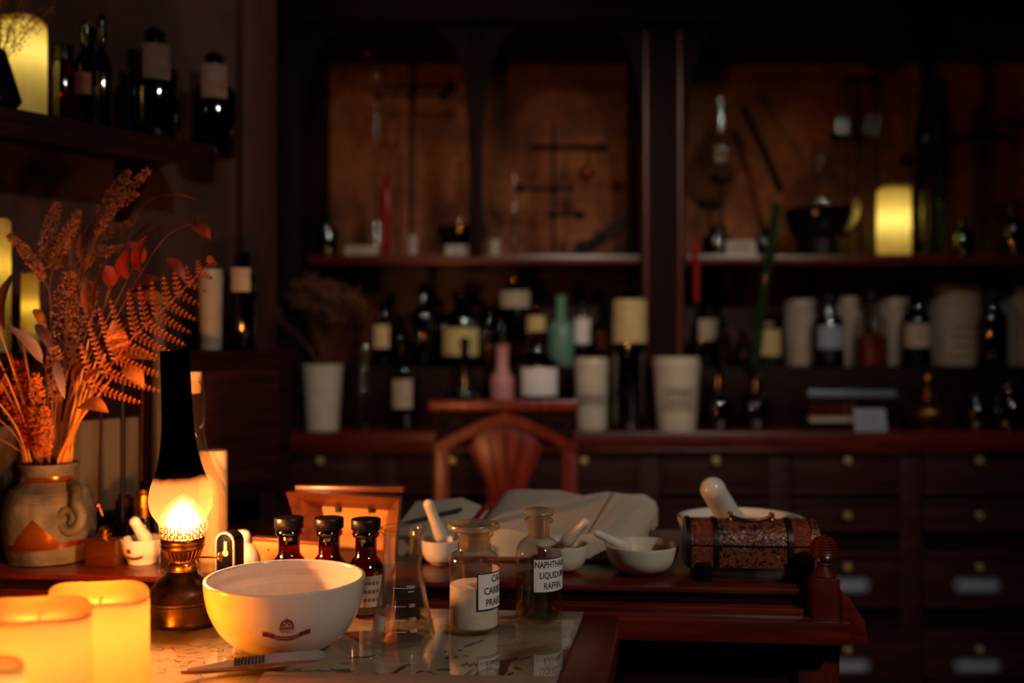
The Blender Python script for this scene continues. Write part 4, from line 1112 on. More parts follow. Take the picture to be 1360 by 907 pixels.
# balance with hanging chains behind the plants
bl = thing('hand_balance', 'old balance with thin hanging chains and dark pan behind the dried plants', 'balance', (XP(163, 1.69), 1.69, GZ))
g = MB(); g.lathe([(0, 0.0005), (0.035, 0.0005), (0.035, 0.006), (0.012, 0.012), (0.004, 0.02), (0.004, 0.345), (0.008, 0.35), (0, 0.356)], 16); g.build('column', MT['iron'], bl)
xa, xb = XP(137, 1.66) - XP(163, 1.69), XP(190, 1.70) - XP(163, 1.69)
MB().tube([(xa, -0.03, 0.335), (0, -0.006, 0.345), (xb, 0.01, 0.335)], [0.002, 0.004, 0.002], 8).build('beam', MT['brass_dark'], bl)
def chain(x, y, z0, z1, dx=0.0, n=46):
    g = MB()
    for k in range(n):
        t = k / (n - 1); zz = z0 + (z1 - z0) * t
        g.ball((x + dx * t, y, zz), 0.0026, 6, 4, 1.35)
    return g.build('chain', MT['brass_dark'], bl)
chain(xa, -0.03, 0.333, 0.085, -0.008)
chain(xb, 0.01, 0.333, 0.12, -0.002)
g = MB(); g.tube([(xa - 0.008, -0.03, 0.085), (xa + 0.0, -0.032, 0.066)], 0.0014, 6); g.ball((xa - 0.008, -0.03, 0.083), 0.005, 8, 6)
g.build('chain_hook', MT['copper'], bl)
MB().lathe([(0, 0.050), (0.03, 0.052), (0.045, 0.062), (0.047, 0.064), (0.045, 0.0645), (0.03, 0.054), (0, 0.052)], 28, Matrix.Translation((0.012, 0.045, 0))).build('pan', MT['iron'], bl)

cf = thing('long_necked_flask', 'clear long-necked glass flask with cork right behind the oil lamp chimney', 'flask', (XP(257, 1.56), 1.56, GZ + 0.0025))
q = 1.49 / F
MB().lathe(smooth_prof([(0, 0.001), (42 * q, 0.001), (45 * q, 0.006), (45 * q, 0.10), (40 * q, 0.128), (27 * q, 0.158), (18 * q, 0.19), (14 * q, 0.23), (13 * q, 0.285), (14 * q, 0.292)], 4), 36).build('glass_body', MT['clear_soft'], cf, smooth=60)
MB().lathe([(0, 0.27), (10 * q, 0.272), (11.5 * q, 0.302), (11 * q, 0.3045), (0, 0.305)], 16).build('cork', MT['cork'], cf)
g = MB(); g.tube([(11 * q, -0.012, 0.29), (17 * q, -0.012, 0.28), (19 * q, -0.012, 0.255), (17 * q, -0.012, 0.225), (12 * q, -0.012, 0.218)], 0.0022, 8); g.build('glass_handle', MT['clear_soft'], cf)
cp = MB().lathe([(0, 0.0005), (0.022, 0.0005), (0.0225, 0.003), (0.0225, ZP(598, 1.62) - GZ - 0.003), (0.0205, ZP(598, 1.62) - GZ), (0.004, ZP(598, 1.62) - GZ - 0.004), (0, ZP(598, 1.62) - GZ - 0.004)], 28).build('pillar_candle', MT['wax_cream'])
cp.location = (XP(283, 1.62), 1.62, GZ); tag(cp, 'unlit slim cream pillar candle behind the oil lamp', 'candle')
# arched metal bracket with keyhole slot
br = thing('keyhole_bracket', 'dark arched metal bracket with a keyhole slot between lamp and bowl', 'bracket', (XP(306, 1.425), 1.425, TBZ), math.radians(-18))
def arch_poly(hw, h, n=10):
    p = [(-hw, 0.0005), (hw, 0.0005)]
    for k in range(n + 1): p.append((hw * math.cos(math.pi * k / n), h - hw + hw * math.sin(math.pi * k / n)))
    return p
MB().prism(arch_poly(0.0150, 0.105), -0.012, 0.012).build('body', MT['iron'], br, smooth=30, bevel=0.001)
o_, i_ = arch_poly(0.0156, 0.1058, 12)[2:], arch_poly(0.0132, 0.1034, 12)[2:]
g = MB()
for k in range(12): g.prism([o_[k], o_[k + 1], i_[k + 1], i_[k]], -0.0145, -0.0115)
g.prism([(0.0132, 0.001), (0.0156, 0.001), o_[0], i_[0]], -0.0145, -0.0115); g.prism([(-0.0156, 0.001), (-0.0132, 0.001), i_[-1], o_[-1]], -0.0145, -0.0115)
g.build('steel_rim', MT['steel'], br, smooth=0)
g = MB(); g.lathe([(0, 0), (0.0045, 0), (0.0045, 0.0006), (0, 0.0006)], 14, Matrix.Translation((0, -0.0121, 0.076)) @ KM); g.box(-0.002, 0.002, -0.0127, -0.0121, 0.077, 0.092)
g.build('keyhole', MT['label_cream'], br, smooth=0)
wj = MB().lathe(smooth_prof([(0, 0.0005), (0.025, 0.0005), (0.028, 0.01), (0.026, 0.03), (0.018, 0.042), (0.012, 0.046), (0.0145, 0.056), (0.010, 0.064), (0, 0.066)], 3), 28).build('ceramic_jar', MT['porcelain'])
wj.location = (XP(322, 1.535), 1.535, GZ + 0.0004)
wj.scale = (0.85, 0.85, 1.0); tag(wj, 'small rounded white ceramic jar behind the keyhole bracket', 'jar')
# ================================================================== hung side cabinet and shelf on the partition
SZ2 = 1.111
sc_cab = thing('side_cabinet', 'dark wall-hung side cabinet with olive-grey door panel behind the dried plants', 'cabinet', WP + Vector((0, 0, 0)), PZ)
MB().box(-0.45, 0.655, -0.20, -0.002, 0.80, SZ2 - 0.012).build('carcass', MT['dark_wood'], sc_cab)
MB().box(-0.46, 0.658, -0.212, -0.002, SZ2 - 0.0125, SZ2).build('top_board', MT['dark_wood'], sc_cab, bevel=0.003)
MB().box(-0.10, 0.275, -0.206, -0.199, 0.815, 0.985).build('door_panel', MT['canvas'], sc_cab, bevel=0.002)
MB().box(0.31, 0.62, -0.206, -0.199, 0.83, 1.07).build('door', MT['drawer_wood'], sc_cab, bevel=0.003)
tall = thing('fluted_post', 'pale upright wooden post behind the lamp chimney', 'post', (XP(211, 1.90), 1.90, GZ))
MB().lathe([(0, 0.0005), (0.017, 0.0005), (0.017, 0.01), (0.0125, 0.014), (0.0125, 0.42), (0.016, 0.424), (0.016, 0.43), (0, 0.43)], 16).build('shaft', wood('pale_post_wood', (64, 46, 38), (88, 64, 52), 0.7, stretch=(18, 18, 2)), tall)

shelf_z = 1.53
ws = thing('wall_shelf', 'dark wooden wall shelf with bottles above the dried plants', 'shelf', WP, PZ)
MB().box(-0.55, 0.44, -0.22, -0.002, shelf_z - 0.022, shelf_z).build('shelf_board', MT['dark_wood'], ws, bevel=0.003)
MB().box(-0.55, 0.44, -0.215, -0.205, shelf_z - 0.048, shelf_z - 0.021).build('front_lip', MT['dark_wood'], ws, bevel=0.002)
for x in (-0.2, 0.36):
    MB().prism([(-0.19, shelf_z - 0.0215), (-0.002, shelf_z - 0.0215), (-0.002, shelf_z - 0.15), (-0.02, shelf_z - 0.14), (-0.10, shelf_z - 0.06)], x - 0.012, x + 0.012, CM).build('bracket', MT['dark_wood'], ws)

# ================================================================== generic bottles, jars, cards
def bottle(px, d, zb, w_px, ytop, label, mt='brown_glass', lab=None, lines=(), neck=0.36, shoulder=0.68, stop='ball', lab_mt='label_old', group=None, cat='bottle', name='apothecary_bottle', loc=None, lab_phi=0.0, liquid=None):
    r = M(w_px, d) / 2; h = ZP(ytop, d) - zb
    t = thing(name, label, cat, loc or (XP(px, d), d, zb), 0, group)
    hs = h * shoulder; rn = r * neck
    ht = h * (0.90 if stop else 1.0)
    pr = [(0, 0.003), (r * 0.9, 0.001), (r, 0.006), (r, hs * 0.86), (r * 0.9, hs * 0.95), (r * 0.6, hs * 1.02), (rn, hs * 1.08), (rn, ht - 0.008), (rn * 1.3, ht - 0.006), (rn * 1.3, ht - 0.001), (rn * 0.9, ht)]
    MB().lathe(pr, 24).build('glass_body', MT[mt], t, smooth=50)
    if liquid: MB().lathe([(0, 0.004), (r * 0.93, 0.006), (r * 0.94, hs * 0.6), (0, hs * 0.6)], 20).build('contents', MT[liquid], t)
    if stop == 'ball':
        MB().lathe([(0, ht - 0.01), (rn * 0.8, ht - 0.01), (rn * 0.85, ht + 0.002), (rn * 1.25, ht + h * 0.03), (rn * 1.3, ht + h * 0.06), (rn * 0.7, h), (0, h)], 16).build('stopper', MT[mt], t)
    elif stop == 'cork':
        MB().lathe([(0, ht - 0.01), (rn * 0.8, ht - 0.01), (rn * 0.95, h), (0, h)], 14).build('cork', MT['cork'], t)
    elif stop == 'cap':
        MB().lathe([(0, ht - 0.012), (rn * 1.4, ht - 0.012), (rn * 1.4, h - 0.002), (rn * 1.3, h), (0, h)], 18).build('cap', MT['bakelite'], t)
    if lab:
        a = max(ZP(lab[1], d) - zb, 0.004); b = ZP(lab[0], d) - zb
        wid = M(lab[2], d)
        phi = math.asin(max(-0.95, min(0.95, M(lab[3], d) / r))) if len(lab) > 3 else lab_phi
        ww = 2 * r * math.asin(min(0.97, wid / 2 / r))
        curved_label(t, r, phi, ww, a, b, list(lines), 0.3 * (b - a) / max(len(lines), 1) * 1.6, lab_mt, bool(lines))
    return t
def jar(px, d, zb, w_px, ytop, label, mt='jar_white', lab=None, lines=(), group=None, lid=True, taper=0.9):
    r = M(w_px, d) / 2; h = ZP(ytop, d) - zb
    t = thing('apothecary_jar', label, 'jar', (XP(px, d), d, zb), 0, group)
    pr = [(0, 0.001), (r * taper * 0.97, 0.001), (r * taper, 0.006), (r * (taper + 1) / 2, h * 0.5), (r * 0.99, h * 0.84), (r, h * 0.86)]
    MB().lathe(pr, 32).build('body', MT[mt], t, smooth=40)
    if lid: MB().lathe([(r * 0.95, h * 0.855), (r * 1.03, h * 0.86), (r * 1.03, h * 0.90), (r * 0.99, h * 0.905), (r * 0.99, h * 0.985), (r * 0.95, h), (0, h)], 32).build('lid', MT[mt], t, smooth=40)
    for z in (0.78, 0.82):
        MB().lathe([(r * 0.97, h * z), (r * 1.0, h * z + 0.001), (r * 1.0, h * z + 0.004), (r * 0.97, h * z + 0.005)], 32).build('ridge', MT[mt], t)
    if lab:
        a = ZP(lab[1], d) - zb; b = ZP(lab[0], d) - zb
        rr = r * (taper + (1 - taper) * ((a + b) / 2 / h)) + 0.0035
        ww = 2 * rr * math.asin(min(0.95, M(lab[2], d) / 2 / rr))
        curved_label(t, rr, lab[3] if len(lab) > 3 else 0.0, ww, a, b, list(lines), (b - a) / max(len(lines), 1) * 0.42, lab[4] if len(lab) > 4 else 'label_old', True, 'ink_grey')
    return t
def place_card(px, py0, py1, w_px, d, zb, label, mt='card', lean=-0.25):
    w = M(w_px, d); h = (ZP(py0, d) - ZP(py1, d)) if py1 else ZP(py0, d) - zb
    t = thing('label_card', label, 'card', (XP(px, d), d, zb))
    c = MB().box(-w / 2, w / 2, -0.001, 0.001, 0.001, h).build('card', MT[mt], t); c.rotation_euler = (lean, 0, 0)
    g = MB()
    for k in range(4):
        z = h * (0.25 + 0.17 * k); g.box(-w * 0.38, w * (0.38 - 0.1 * (k % 2)), -0.0016, -0.0011, z - h * 0.02, z + h * 0.03)
    l = g.build('print_lines', MT['ink_grey'], t); l.rotation_euler = (lean, 0, 0)
    return t

# bottles and candle on the wall shelf
def shelf_item(px, off=0.10):
    p = pt_for_px(px, off); return p
def wsb(px, w, ytop, label, mt, lab=None, off=0.10, **kw):
    p = shelf_item(px, off)
    return bottle(px, p.y, shelf_z, w, ytop, label, mt, lab, loc=(p.x, p.y, shelf_z), group='bottles on the wall shelf', **kw)
wsb(84, 30, 60, 'short brown bottle catching candle glow beside the shelf candle', 'amber', shoulder=0.82, neck=0.6, stop='cap')
wsb(113, 30, 28, 'slim dark bottle with reddish label, second from the shelf candle', 'black_glass', (100, 128, 24, 0), lab_mt='leather')
wsb(135, 26, 20, 'tall slim dark bottle with red glint in the middle of the wall shelf', 'brown_glass', off=0.05)
wsb(205, 66, 38, 'largest dark bottle on the wall shelf with grey label', 'black_glass', (66, 112, 34, 14), lab_mt='label_dim', neck=0.34)
wsb(284, 58, 70, 'dark bottle with grey label at the end of the wall shelf', 'black_glass', (92, 136, 32, 9), lab_mt='label_dim', neck=0.34)
p = shelf_item(32, 0.10)
pillar_candle(32, p.y, 56, 34, shelf_z, 'glowing yellow pillar candle on the wall shelf', 0.10, 'wax_yellow', (1.0, 0.84, 0.44), 0.72, 0.004)
p = shelf_item(-14, 0.165)
vz_ = thing('faceted_vase', 'dark blue faceted vase half covering the shelf candle', 'vase', (p.x, p.y, shelf_z), 0.3)
rr = M(40, p.y)
MB().lathe([(0, 0.001), (rr * 0.75, 0.001), (rr, 0.018), (rr * 0.5, 0.105), (rr * 0.42, 0.11), (rr * 0.4, 0.10), (0, 0.02)], 6).build('body', mat('dark_blue_glaze', (10, 16, 34), 0.3), vz_, smooth=0)
hg = random.Random(11)
for s in range(16):
    a = hg.uniform(0, 6.28); e = hg.uniform(0.02, 0.12)
    p0 = Vector((p.x, p.y, shelf_z + 0.10)) + Vector((0.008 * math.cos(a), 0.008 * math.sin(a), -0.04))
    p2 = p0 + Vector((e * math.cos(a), e * math.sin(a) * 0.8 , hg.uniform(0.12, 0.20)))
    t = thing('dried_grass_stem', 'feathery brown dried grass stem in the faceted vase on the wall shelf', 'dried grass', p0, 0, 'dried grass in the faceted vase')
    v = p2 - p0
    MB().tube([(0, 0, 0), v * 0.5 + Vector((0, 0, 0.01)), v], 0.0009, 5).build('stem', MT['stem'], t)
    g = MB()
    for k in range(70):
        u = hg.uniform(0.35, 1.0); c = v * u + Vector((hg.gauss(0, 0.007), hg.gauss(0, 0.007), hg.gauss(0, 0.004)))
        dd = Vector((hg.gauss(0, 1), hg.gauss(0, 1), 1.2)).normalized() * 0.007
        sd = dd.orthogonal().normalized() * 0.0011
        g.add([c - sd, c + sd, c + dd], [(0, 1, 2)])
    g.build('plume', MT['dry_flower'], t, smooth=0, fix=False)

# jars and candles on the side cabinet
def side_loc(px, off=0.10):
    p = pt_for_px(px, off); return p
p = side_loc(280, 0.11)
o = jar(280, p.y, SZ2, 31, 358, 'tall white enamel jar on the side cabinet behind the fern', 'jar_dim'); o.location = (p.x, p.y, SZ2)
p = side_loc(322, 0.11)
bottle(322, p.y, SZ2, 36, 335, 'dark bottle with pale label at the end of the side cabinet', 'black_glass', (357, 388, 24, 2), loc=(p.x, p.y, SZ2), shoulder=0.8, neck=0.5)
p = side_loc(40, 0.10)
pillar_candle(40, p.y, 22, 368, SZ2, 'slim glowing yellow candle seen between the dried leaves', 0.012, 'wax_yellow', (1.0, 0.72, 0.14), 0.6, 0.004)
p = side_loc(-6, 0.12)
pillar_candle(-6, p.y, 38, 303, SZ2, 'tall yellow candle cut off by the picture edge behind the dried leaves', 0.03, 'wax_yellow', (1.0, 0.72, 0.14), 0.7, 0.004)

# ================================================================== counter row
d = 3.42
jar(785.5, d, CZ, 45, 475, 'slim white jar with dark printed band on the counter right of the chair', 'jar_white', (522, 536, 40), ['#'], taper=0.92)
jar(898, 3.372, CZ, 62, 474, 'white pot with framed grey label standing alone on the counter', 'jar_white', (512, 542, 40), ['#', '#'], taper=0.84)
bottle(836, 3.385, CZ, 46, 372, 'tall brown bottle with large cream label between the two white jars', 'brown_glass', (398, 455, 44, 0), shoulder=0.88, neck=0.42, lab_mt='label_cream')
bottle(537, d, CZ, 36, 470, 'brown bottle with pale label and glints left of the chair', 'amber', (503, 541, 26, -2), shoulder=0.72, neck=0.4)
bottle(617, 3.44, CZ, 52, 448, 'small blue glass flask behind the chair', 'blue_glass', shoulder=0.42, neck=0.22)
bottle(667, 3.42, CZ, 32, 458, 'small pink bottle with long neck behind the chair', 'pink', shoulder=0.66, neck=0.52, stop=None)
bottle(715, 3.43, CZ, 58, 440, 'wide amber bottle with white label behind the chair', 'amber', (488, 524, 46, 2), shoulder=0.72, neck=0.4, lab_mt='label')
tb_ = thing('glass_cylinder', 'tall slender glass cylinder beside the dried bouquet', 'glassware', (XP(485, 3.40), 3.40, CZ))
MB().lathe([(0, 0.001), (0.04, 0.001), (0.04, 0.008), (0.02, 0.014), (0.021, 0.02), (0.021, 0.30), (0.025, 0.305)], 24).build('tube', MT['clear_soft'], tb_)
MB().lathe([(0, 0.016), (0.0185, 0.017), (0.0185, 0.12), (0, 0.12)], 20).build('water', MT['liquid'], tb_)
gj = thing('glass_jar', 'large clear lidded glass jar in the corner beside the dried bouquet', 'jar', (XP(372, 3.365), 3.365, CZ))
gj.scale = (0.62, 0.62, 0.9)
MB().lathe(smooth_prof([(0, 0.001), (0.066, 0.001), (0.07, 0.01), (0.072, 0.16), (0.06, 0.20), (0.05, 0.205), (0.05, 0.22)], 3), 28).build('body', MT['clear_soft'], gj)
MB().lathe([(0.054, 0.221), (0.056, 0.228), (0.045, 0.245), (0.012, 0.26), (0.014, 0.275), (0.010, 0.288), (0, 0.29)], 24).build('lid', MT['clear_soft'], gj)
# dried bouquet in white pot
bp_ = thing('flower_pot', 'white tapered pot holding a dried flower bouquet on the counter', 'pot', (XP(428, 3.385), 3.385, CZ))
r1 = M(27, 3.40); hh = ZP(484, 3.40) - CZ
MB().lathe([(0, 0.001), (r1 * 0.78, 0.001), (r1 * 0.8, 0.006), (r1, hh - 0.006), (r1 * 1.02, hh), (r1 * 0.94, hh), (r1 * 0.9, hh - 0.02), (0, hh - 0.025)], 32).build('body', MT['jar_white'], bp_)
bq = random.Random(5)
for k in range(22):
    px = bq.uniform(352, 500); t_ = (px - 426) / 74
    py = 362 + 40 * abs(t_) ** 2 + bq.uniform(0, 62) * (1 - 0.4 * abs(t_))
    dd = 3.335 + bq.uniform(-0.09, 0.04)
    tip = P(px, py, dd); b0 = Vector((XP(428, 3.385) + bq.uniform(-0.015, 0.015), 3.385 + bq.uniform(-0.015, 0.015), CZ + hh - 0.0235))
    t = thing('dried_flower', 'dusty brown dried flower head on a thin stem in the white pot', 'dried flower', b0, 0, 'dried bouquet in the white pot')
    v = tip - b0
    MB().tube([(0, 0, 0), v * 0.5 + Vector((0, 0, 0.03)), v], 0.0016, 5).build('stem', MT['stem'], t)
    g = MB()
    for j in range(60):
        c = v + Vector((bq.gauss(0, 0.018), bq.gauss(0, 0.016), bq.gauss(0, 0.014)))
        a = Vector((bq.gauss(0, 1), bq.gauss(0, 1), bq.gauss(0, 1))).normalized() * 0.008; b = a.orthogonal().normalized() * 0.006
        g.add([c - a, c + b, c + a, c - b], [(0, 1, 2, 3)])
    tag(g.build('flower_head', MT['dry_flower'], t, smooth=0, fix=False), kind='stuff')
# row on the step, left bay
d = 3.66
for px, w, yt, lb, mt, lab, lmt, kw in (
    (508, 32, 400, 'brown bottle with small yellowed label behind the glass cylinder', 'brown_glass', (432, 462, 20, 0), 'label_cream', {}),
    (562, 34, 375, 'dark bottle with bright glint left of the yellow-labelled bottle', 'black_glass', None, None, {}),
    (613, 56, 385, 'wide dark bottle with yellowed label above the blue flask', 'black_glass', (436, 472, 46, 0), 'label_cream', dict(shoulder=0.7)),
    (684, 48, 366, 'tall black bottle with pale label near its shoulder', 'black_glass', (387, 409, 38, 0), 'label_old', dict(shoulder=0.84, neck=0.4)),
    (773, 30, 398, 'dark bottle with pinkish label right of the green bottle', 'brown_glass', (423, 456, 20, 0), 'label', {}),
    (800, 28, 405, 'small amber bottle behind the slim white jar', 'amber', (440, 465, 18, 0), 'leather', {})):
    bottle(px, d, TZ, w, yt, lb, mt, lab, lab_mt=lmt or 'label_old', **kw)
bottle(712, 3.575, TZ, 28, 405, 'short dark bottle with cream label beside the sea-green bottle', 'black_glass', (420, 441, 24, 0), lab_mt='label_cream')
bottle(745, 3.60, TZ, 36, 392, 'pale sea-green bottle among the dark bottles', 'sea_glass', shoulder=0.62, neck=0.36, stop=None)
for px, w, yt, lb in ((533, 22, 420, 'small amber bottle between the cylinder and the dark bottle'), (648, 24, 412, 'small amber bottle above the pink bottle')):
    bottle(px, 3.72, TZ, w, yt, lb, 'amber')
# right bay, step row
d = 3.74
for px, w, yt, lb in ((1063, 44, 398, 'white jar at the start of the right-hand row behind dark bottles'), (1125, 44, 394, 'white jar between the two dark bottles at the left of the row'), (1187, 42, 396, 'white jar behind the label of the third dark bottle'), (1267, 70, 380, 'widest white jar of the row, with a printed frame'), (1358, 68, 382, 'white jar cut off by the right picture edge')):
    jar(px, d, TZ, w, yt, lb, 'jar_dim', (425, 470, w * 0.6) if w > 60 else None, ['#', '#', '#'] if w > 60 else (), group='white jars on the right-hand step', taper=0.93)
d = 3.62
bottle(1100, d, TZ, 42, 390, 'black bottle with white label in front of the white jars', 'black_glass', (433, 463, 34, 0), shoulder=0.70, neck=0.5, lab_mt='card', stop='cap')
bottle(1157, d, TZ, 44, 386, 'clear bottle holding dark red liquid in front of the white jars', 'clear_soft', None, shoulder=0.66, neck=0.46, liquid='red_liquid', stop='cap')
bottle(1217, d - 0.02, TZ, 38, 388, 'smoky bottle with pale label left of the widest jar', 'brown_glass', (430, 461, 36, 0), shoulder=0.74, neck=0.5, lab_mt='label_old')
bottle(1318, d - 0.02, TZ, 38, 382, 'plain black bottle between the two big white jars', 'black_glass', shoulder=0.70, neck=0.5, stop='cap')
bottle(1020, d, TZ, 34, 428, 'green bottle with yellowish label left of the jar row', 'green_glass', (438, 472, 30, 0), shoulder=0.84, neck=0.5, lab_mt='label_cream', stop='cork')
bottle(935, 3.66, TZ, 36, 400, 'dark bottle with torn pale labels beside the middle post', 'black_glass', (424, 452, 30, 4), lab_mt='label_old')
bottle(960, 3.585, TZ, 24, 425, 'amber bottle next to the torn-label bottle', 'amber')
bottle(988, 3.66, TZ, 24, 440, 'short amber bottle left of the green bottle', 'amber')
# counter items in the right bay
bottle(955, 3.42, CZ, 40, 486, 'round dark flask on the counter right of the white pot', 'black_glass', shoulder=0.5, neck=0.24)
bottle(1004, 3.43, CZ, 36, 500, 'squat dark bottle left of the test tube rack', 'brown_glass', shoulder=0.6, neck=0.4)
rk = thing('test_tube_rack', 'clear rack with pale top bar and red test tubes on the counter', 'rack', (XP(1128, 3.40), 3.40, CZ))
w2 = M(58, 3.40); ht = ZP(518, 3.40) - CZ
for s in (-1, 1): MB().box(s * w2 - 0.004, s * w2 + 0.004, -0.03, 0.03, 0.0005, ht).build('side_plate', MT['clear_soft'], rk)
MB().box(-w2, w2, -0.032, 0.032, ht - 0.022, ht).build('top_bar', MT['plate_metal'], rk, bevel=0.002)
MB().box(-w2 + 0.004, w2 - 0.004, -0.03, 0.03, 0.0006, 0.006).build('bottom_plate', MT['clear_soft'], rk)
MB().box(-w2 + 0.004, 0.01, -0.031, -0.015, 0.028, 0.044).build('middle_bar', MT['jar_dim'], rk)
for k in range(6):
    x = -w2 + 0.025 + k * 0.027
    tt = MB().lathe([(0, 0.008), (0.006, 0.010), (0.009, 0.018), (0.009, ht + 0.012), (0.0105, ht + 0.014)], 14, Matrix.Translation((x, 0.005, 0))).build('test_tube', MT['clear'], rk)
    MB().lathe([(0, 0.010), (0.0078, 0.018), (0.0078, 0.085), (0, 0.085)], 12, Matrix.Translation((x, 0.005, 0))).build('red_fluid', MT['red_liquid'] if k < 4 else MT['leather'], tt)
place_card(1157, 543, 573, 42, 3.335, CZ, 'white printed card leaning in front of the test tube rack')
bb = thing('spirit_burner', 'round brass spirit burner with finial on the counter', 'burner', (XP(1232, 3.42), 3.42, CZ))
MB().lathe(smooth_prof([(0, 0.001), (0.05, 0.001), (0.056, 0.008), (0.078, 0.035), (0.085, 0.06), (0.07, 0.08), (0.035, 0.092), (0.022, 0.10)], 4), 32).build('body', MT['brass_dark'], bb)
MB().lathe([(0.022, 0.099), (0.03, 0.105), (0.03, 0.112), (0.014, 0.12), (0.010, 0.15), (0.016, 0.16), (0.018, 0.175), (0.010, 0.19), (0, 0.195)], 20).build('finial_cap', MT['brass'], bb)
for px, w, yt, lb in ((1296, 40, 520, 'low dark bottle right of the brass burner'), (1340, 50, 505, 'dark wide bottle at the counter by the right picture edge')):
    bottle(px, 3.43, CZ, w, yt, lb, 'black_glass', shoulder=0.7, neck=0.5)
# tall red taper by the post and green tube
tp_ = thing('red_taper', 'long red taper with glass tip standing at the middle post', 'taper', (XP(925, 3.425), 3.425, CZ))
MB().lathe([(0, 0.001), (0.014, 0.001), (0.014, 0.008), (0.008, 0.014), (0.008, ZP(400, 3.4) - CZ)], 16, Matrix.Translation((0, 0, 0))).build('dark_stand', MT['iron'], tp_)
MB().lathe([(0, ZP(402, 3.4) - CZ), (0.010, ZP(400, 3.4) - CZ), (0.010, ZP(318, 3.4) - CZ), (0, ZP(318, 3.4) - CZ)], 14, Matrix.Translation((0, 0, 0))).build('red_stick', MT['red_wax'], tp_)
MB().lathe([(0.010, ZP(319, 3.4) - CZ), (0.0125, ZP(312, 3.4) - CZ), (0.0125, ZP(298, 3.4) - CZ), (0.007, ZP(285, 3.4) - CZ), (0.007, ZP(268, 3.4) - CZ)], 14, Matrix.Translation((0, 0, 0))).build('glass_tip', MT['clear_soft'], tp_)
gt = MB(); gt.tube([P(1001, 486, 3.50), P(1012, 400, 3.42), P(1024, 330, 3.39), P(1032, 270, 3.39)], [0.022, 0.019, 0.018, 0.016], 14)
o = gt.build('green_glass_tube', MT['green_glass']); tag(o, 'long green glass tube leaning against the right-hand shelf edge', 'glassware')

# ================================================================== upper shelf, left bay
d = 3.64
bottle(435, d, SZ, 30, 285, 'dark blue bottle at the left end of the upper shelf', 'blue_glass', shoulder=0.72, neck=0.4)
place_card(480, 326, None, 42, 3.47, SZ, 'white card on the upper shelf beside the dark blue bottle', 'jar_dim')
place_card(613, 325, None, 42, 3.47, SZ, 'white card under the round blue flask on the upper shelf', 'jar_dim')
o = jar(548, 3.5, SZ, 15, 309, 'tiny white pot on the upper shelf', 'jar_dim', lid=False)
o = jar(657, 3.5, SZ, 17, 316, 'tiny grey pot left of the glass tube on the upper shelf', 'jar_dim', lid=False)
def round_flask(px, d, zb, r_px, yc, ytop, label, mt='clear_soft', liq=None, neck_px=12, ring=True):
    r = M(r_px, d); zc = ZP(yc, d) - zb; h = ZP(ytop, d) - zb; rn = M(neck_px, d) / 2
    t = thing('round_flask', label, 'flask', (XP(px, d), d, zb))
    pr = []
    a1 = math.asin(min(1, rn / r))
    for k in range(17):
        a = math.pi - (math.pi - a1) * k / 16
        pr.append((r * math.sin(a), zc + r * math.cos(a)))
    pr[0] = (0, zc - r)
    pr += [(rn, h - 0.004), (rn * 1.4, h)]
    MB().lathe(pr, 32).build('glass_body', MT[mt], t, smooth=60)
    if liq:
        q = [(0, zc - r * 0.97)]
        for k in range(1, 9):
            a = math.pi - (math.pi / 2) * k / 8
            q.append((r * 0.96 * math.sin(a), zc + r * 0.96 * math.cos(a)))
        q.append((0, zc))
        MB().lathe(q, 32).build('dark_liquid', MT[liq], t)
    if -0.001 < zc - r < 0.06:
        MB().lathe([(r * 0.45, 0.0005), (r * 0.62, 0.0005), (r * 0.62, zc - r * 0.78), (r * 0.56, zc - r * 0.74), (r * 0.50, zc - r * 0.80), (r * 0.45, 0.006)], 24).build('cork_ring', MT['bakelite'], t)
    return t
MT['ink_liquid'] = mat('dark_blue_liquid', (6, 10, 22), 0.15)
round_flask(613, 3.62, SZ, 36, 302, 215, 'round blue-filled flask with long neck on the upper shelf', liq='blue_glass', neck_px=13)
round_flask(1090, 3.62, SZ, 52, 279, 190, 'large round flask half full of dark liquid beside the shelf candle', liq='ink_liquid', neck_px=26)
round_flask(958, 3.70, SZ, 34, 205, 130, 'round glass flask raised on a stand at the middle post', neck_px=15, ring=False)
g = MB(); g.lathe([(0, 0.0005), (0.05, 0.0005), (0.05, 0.008), (0.006, 0.014), (0.006, ZP(245, 3.7) - SZ), (0.045, ZP(240, 3.7) - SZ), (0.045, ZP(236, 3.7) - SZ), (0.0, ZP(241, 3.7) - SZ)], 20)
o = g.build('flask_stand', MT['iron']); o.location = (XP(958, 3.70), 3.70, SZ); tag(o, 'thin dark iron stand carrying the raised round flask', 'stand')
bottle(953, 3.56, SZ, 40, 300, 'squat blue inkwell bottle under the raised round flask', 'blue_glass', shoulder=0.7, neck=0.5)
o = MB().lathe([(0, 0.001), (0.014, 0.001), (0.0145, 0.006), (0.0145, ZP(172, 3.58) - SZ), (0.018, ZP(168, 3.58) - SZ)], 18).build('glass_cylinder', MT['clear_soft']); o.location = (XP(682, 3.58), 3.58, SZ); tag(o, 'tall narrow glass cylinder on the upper shelf right of the mullion', 'glassware')
o = MB().lathe([(0, 0.001), (0.016, 0.001), (0.0165, 0.006), (0.0165, ZP(172, 3.58) - SZ), (0.020, ZP(168, 3.58) - SZ)], 18).build('glass_cylinder', MT['green_glass']); o.location = (XP(1247, 3.58), 3.58, SZ); tag(o, 'tall green glass cylinder right of the shelf candle', 'glassware')
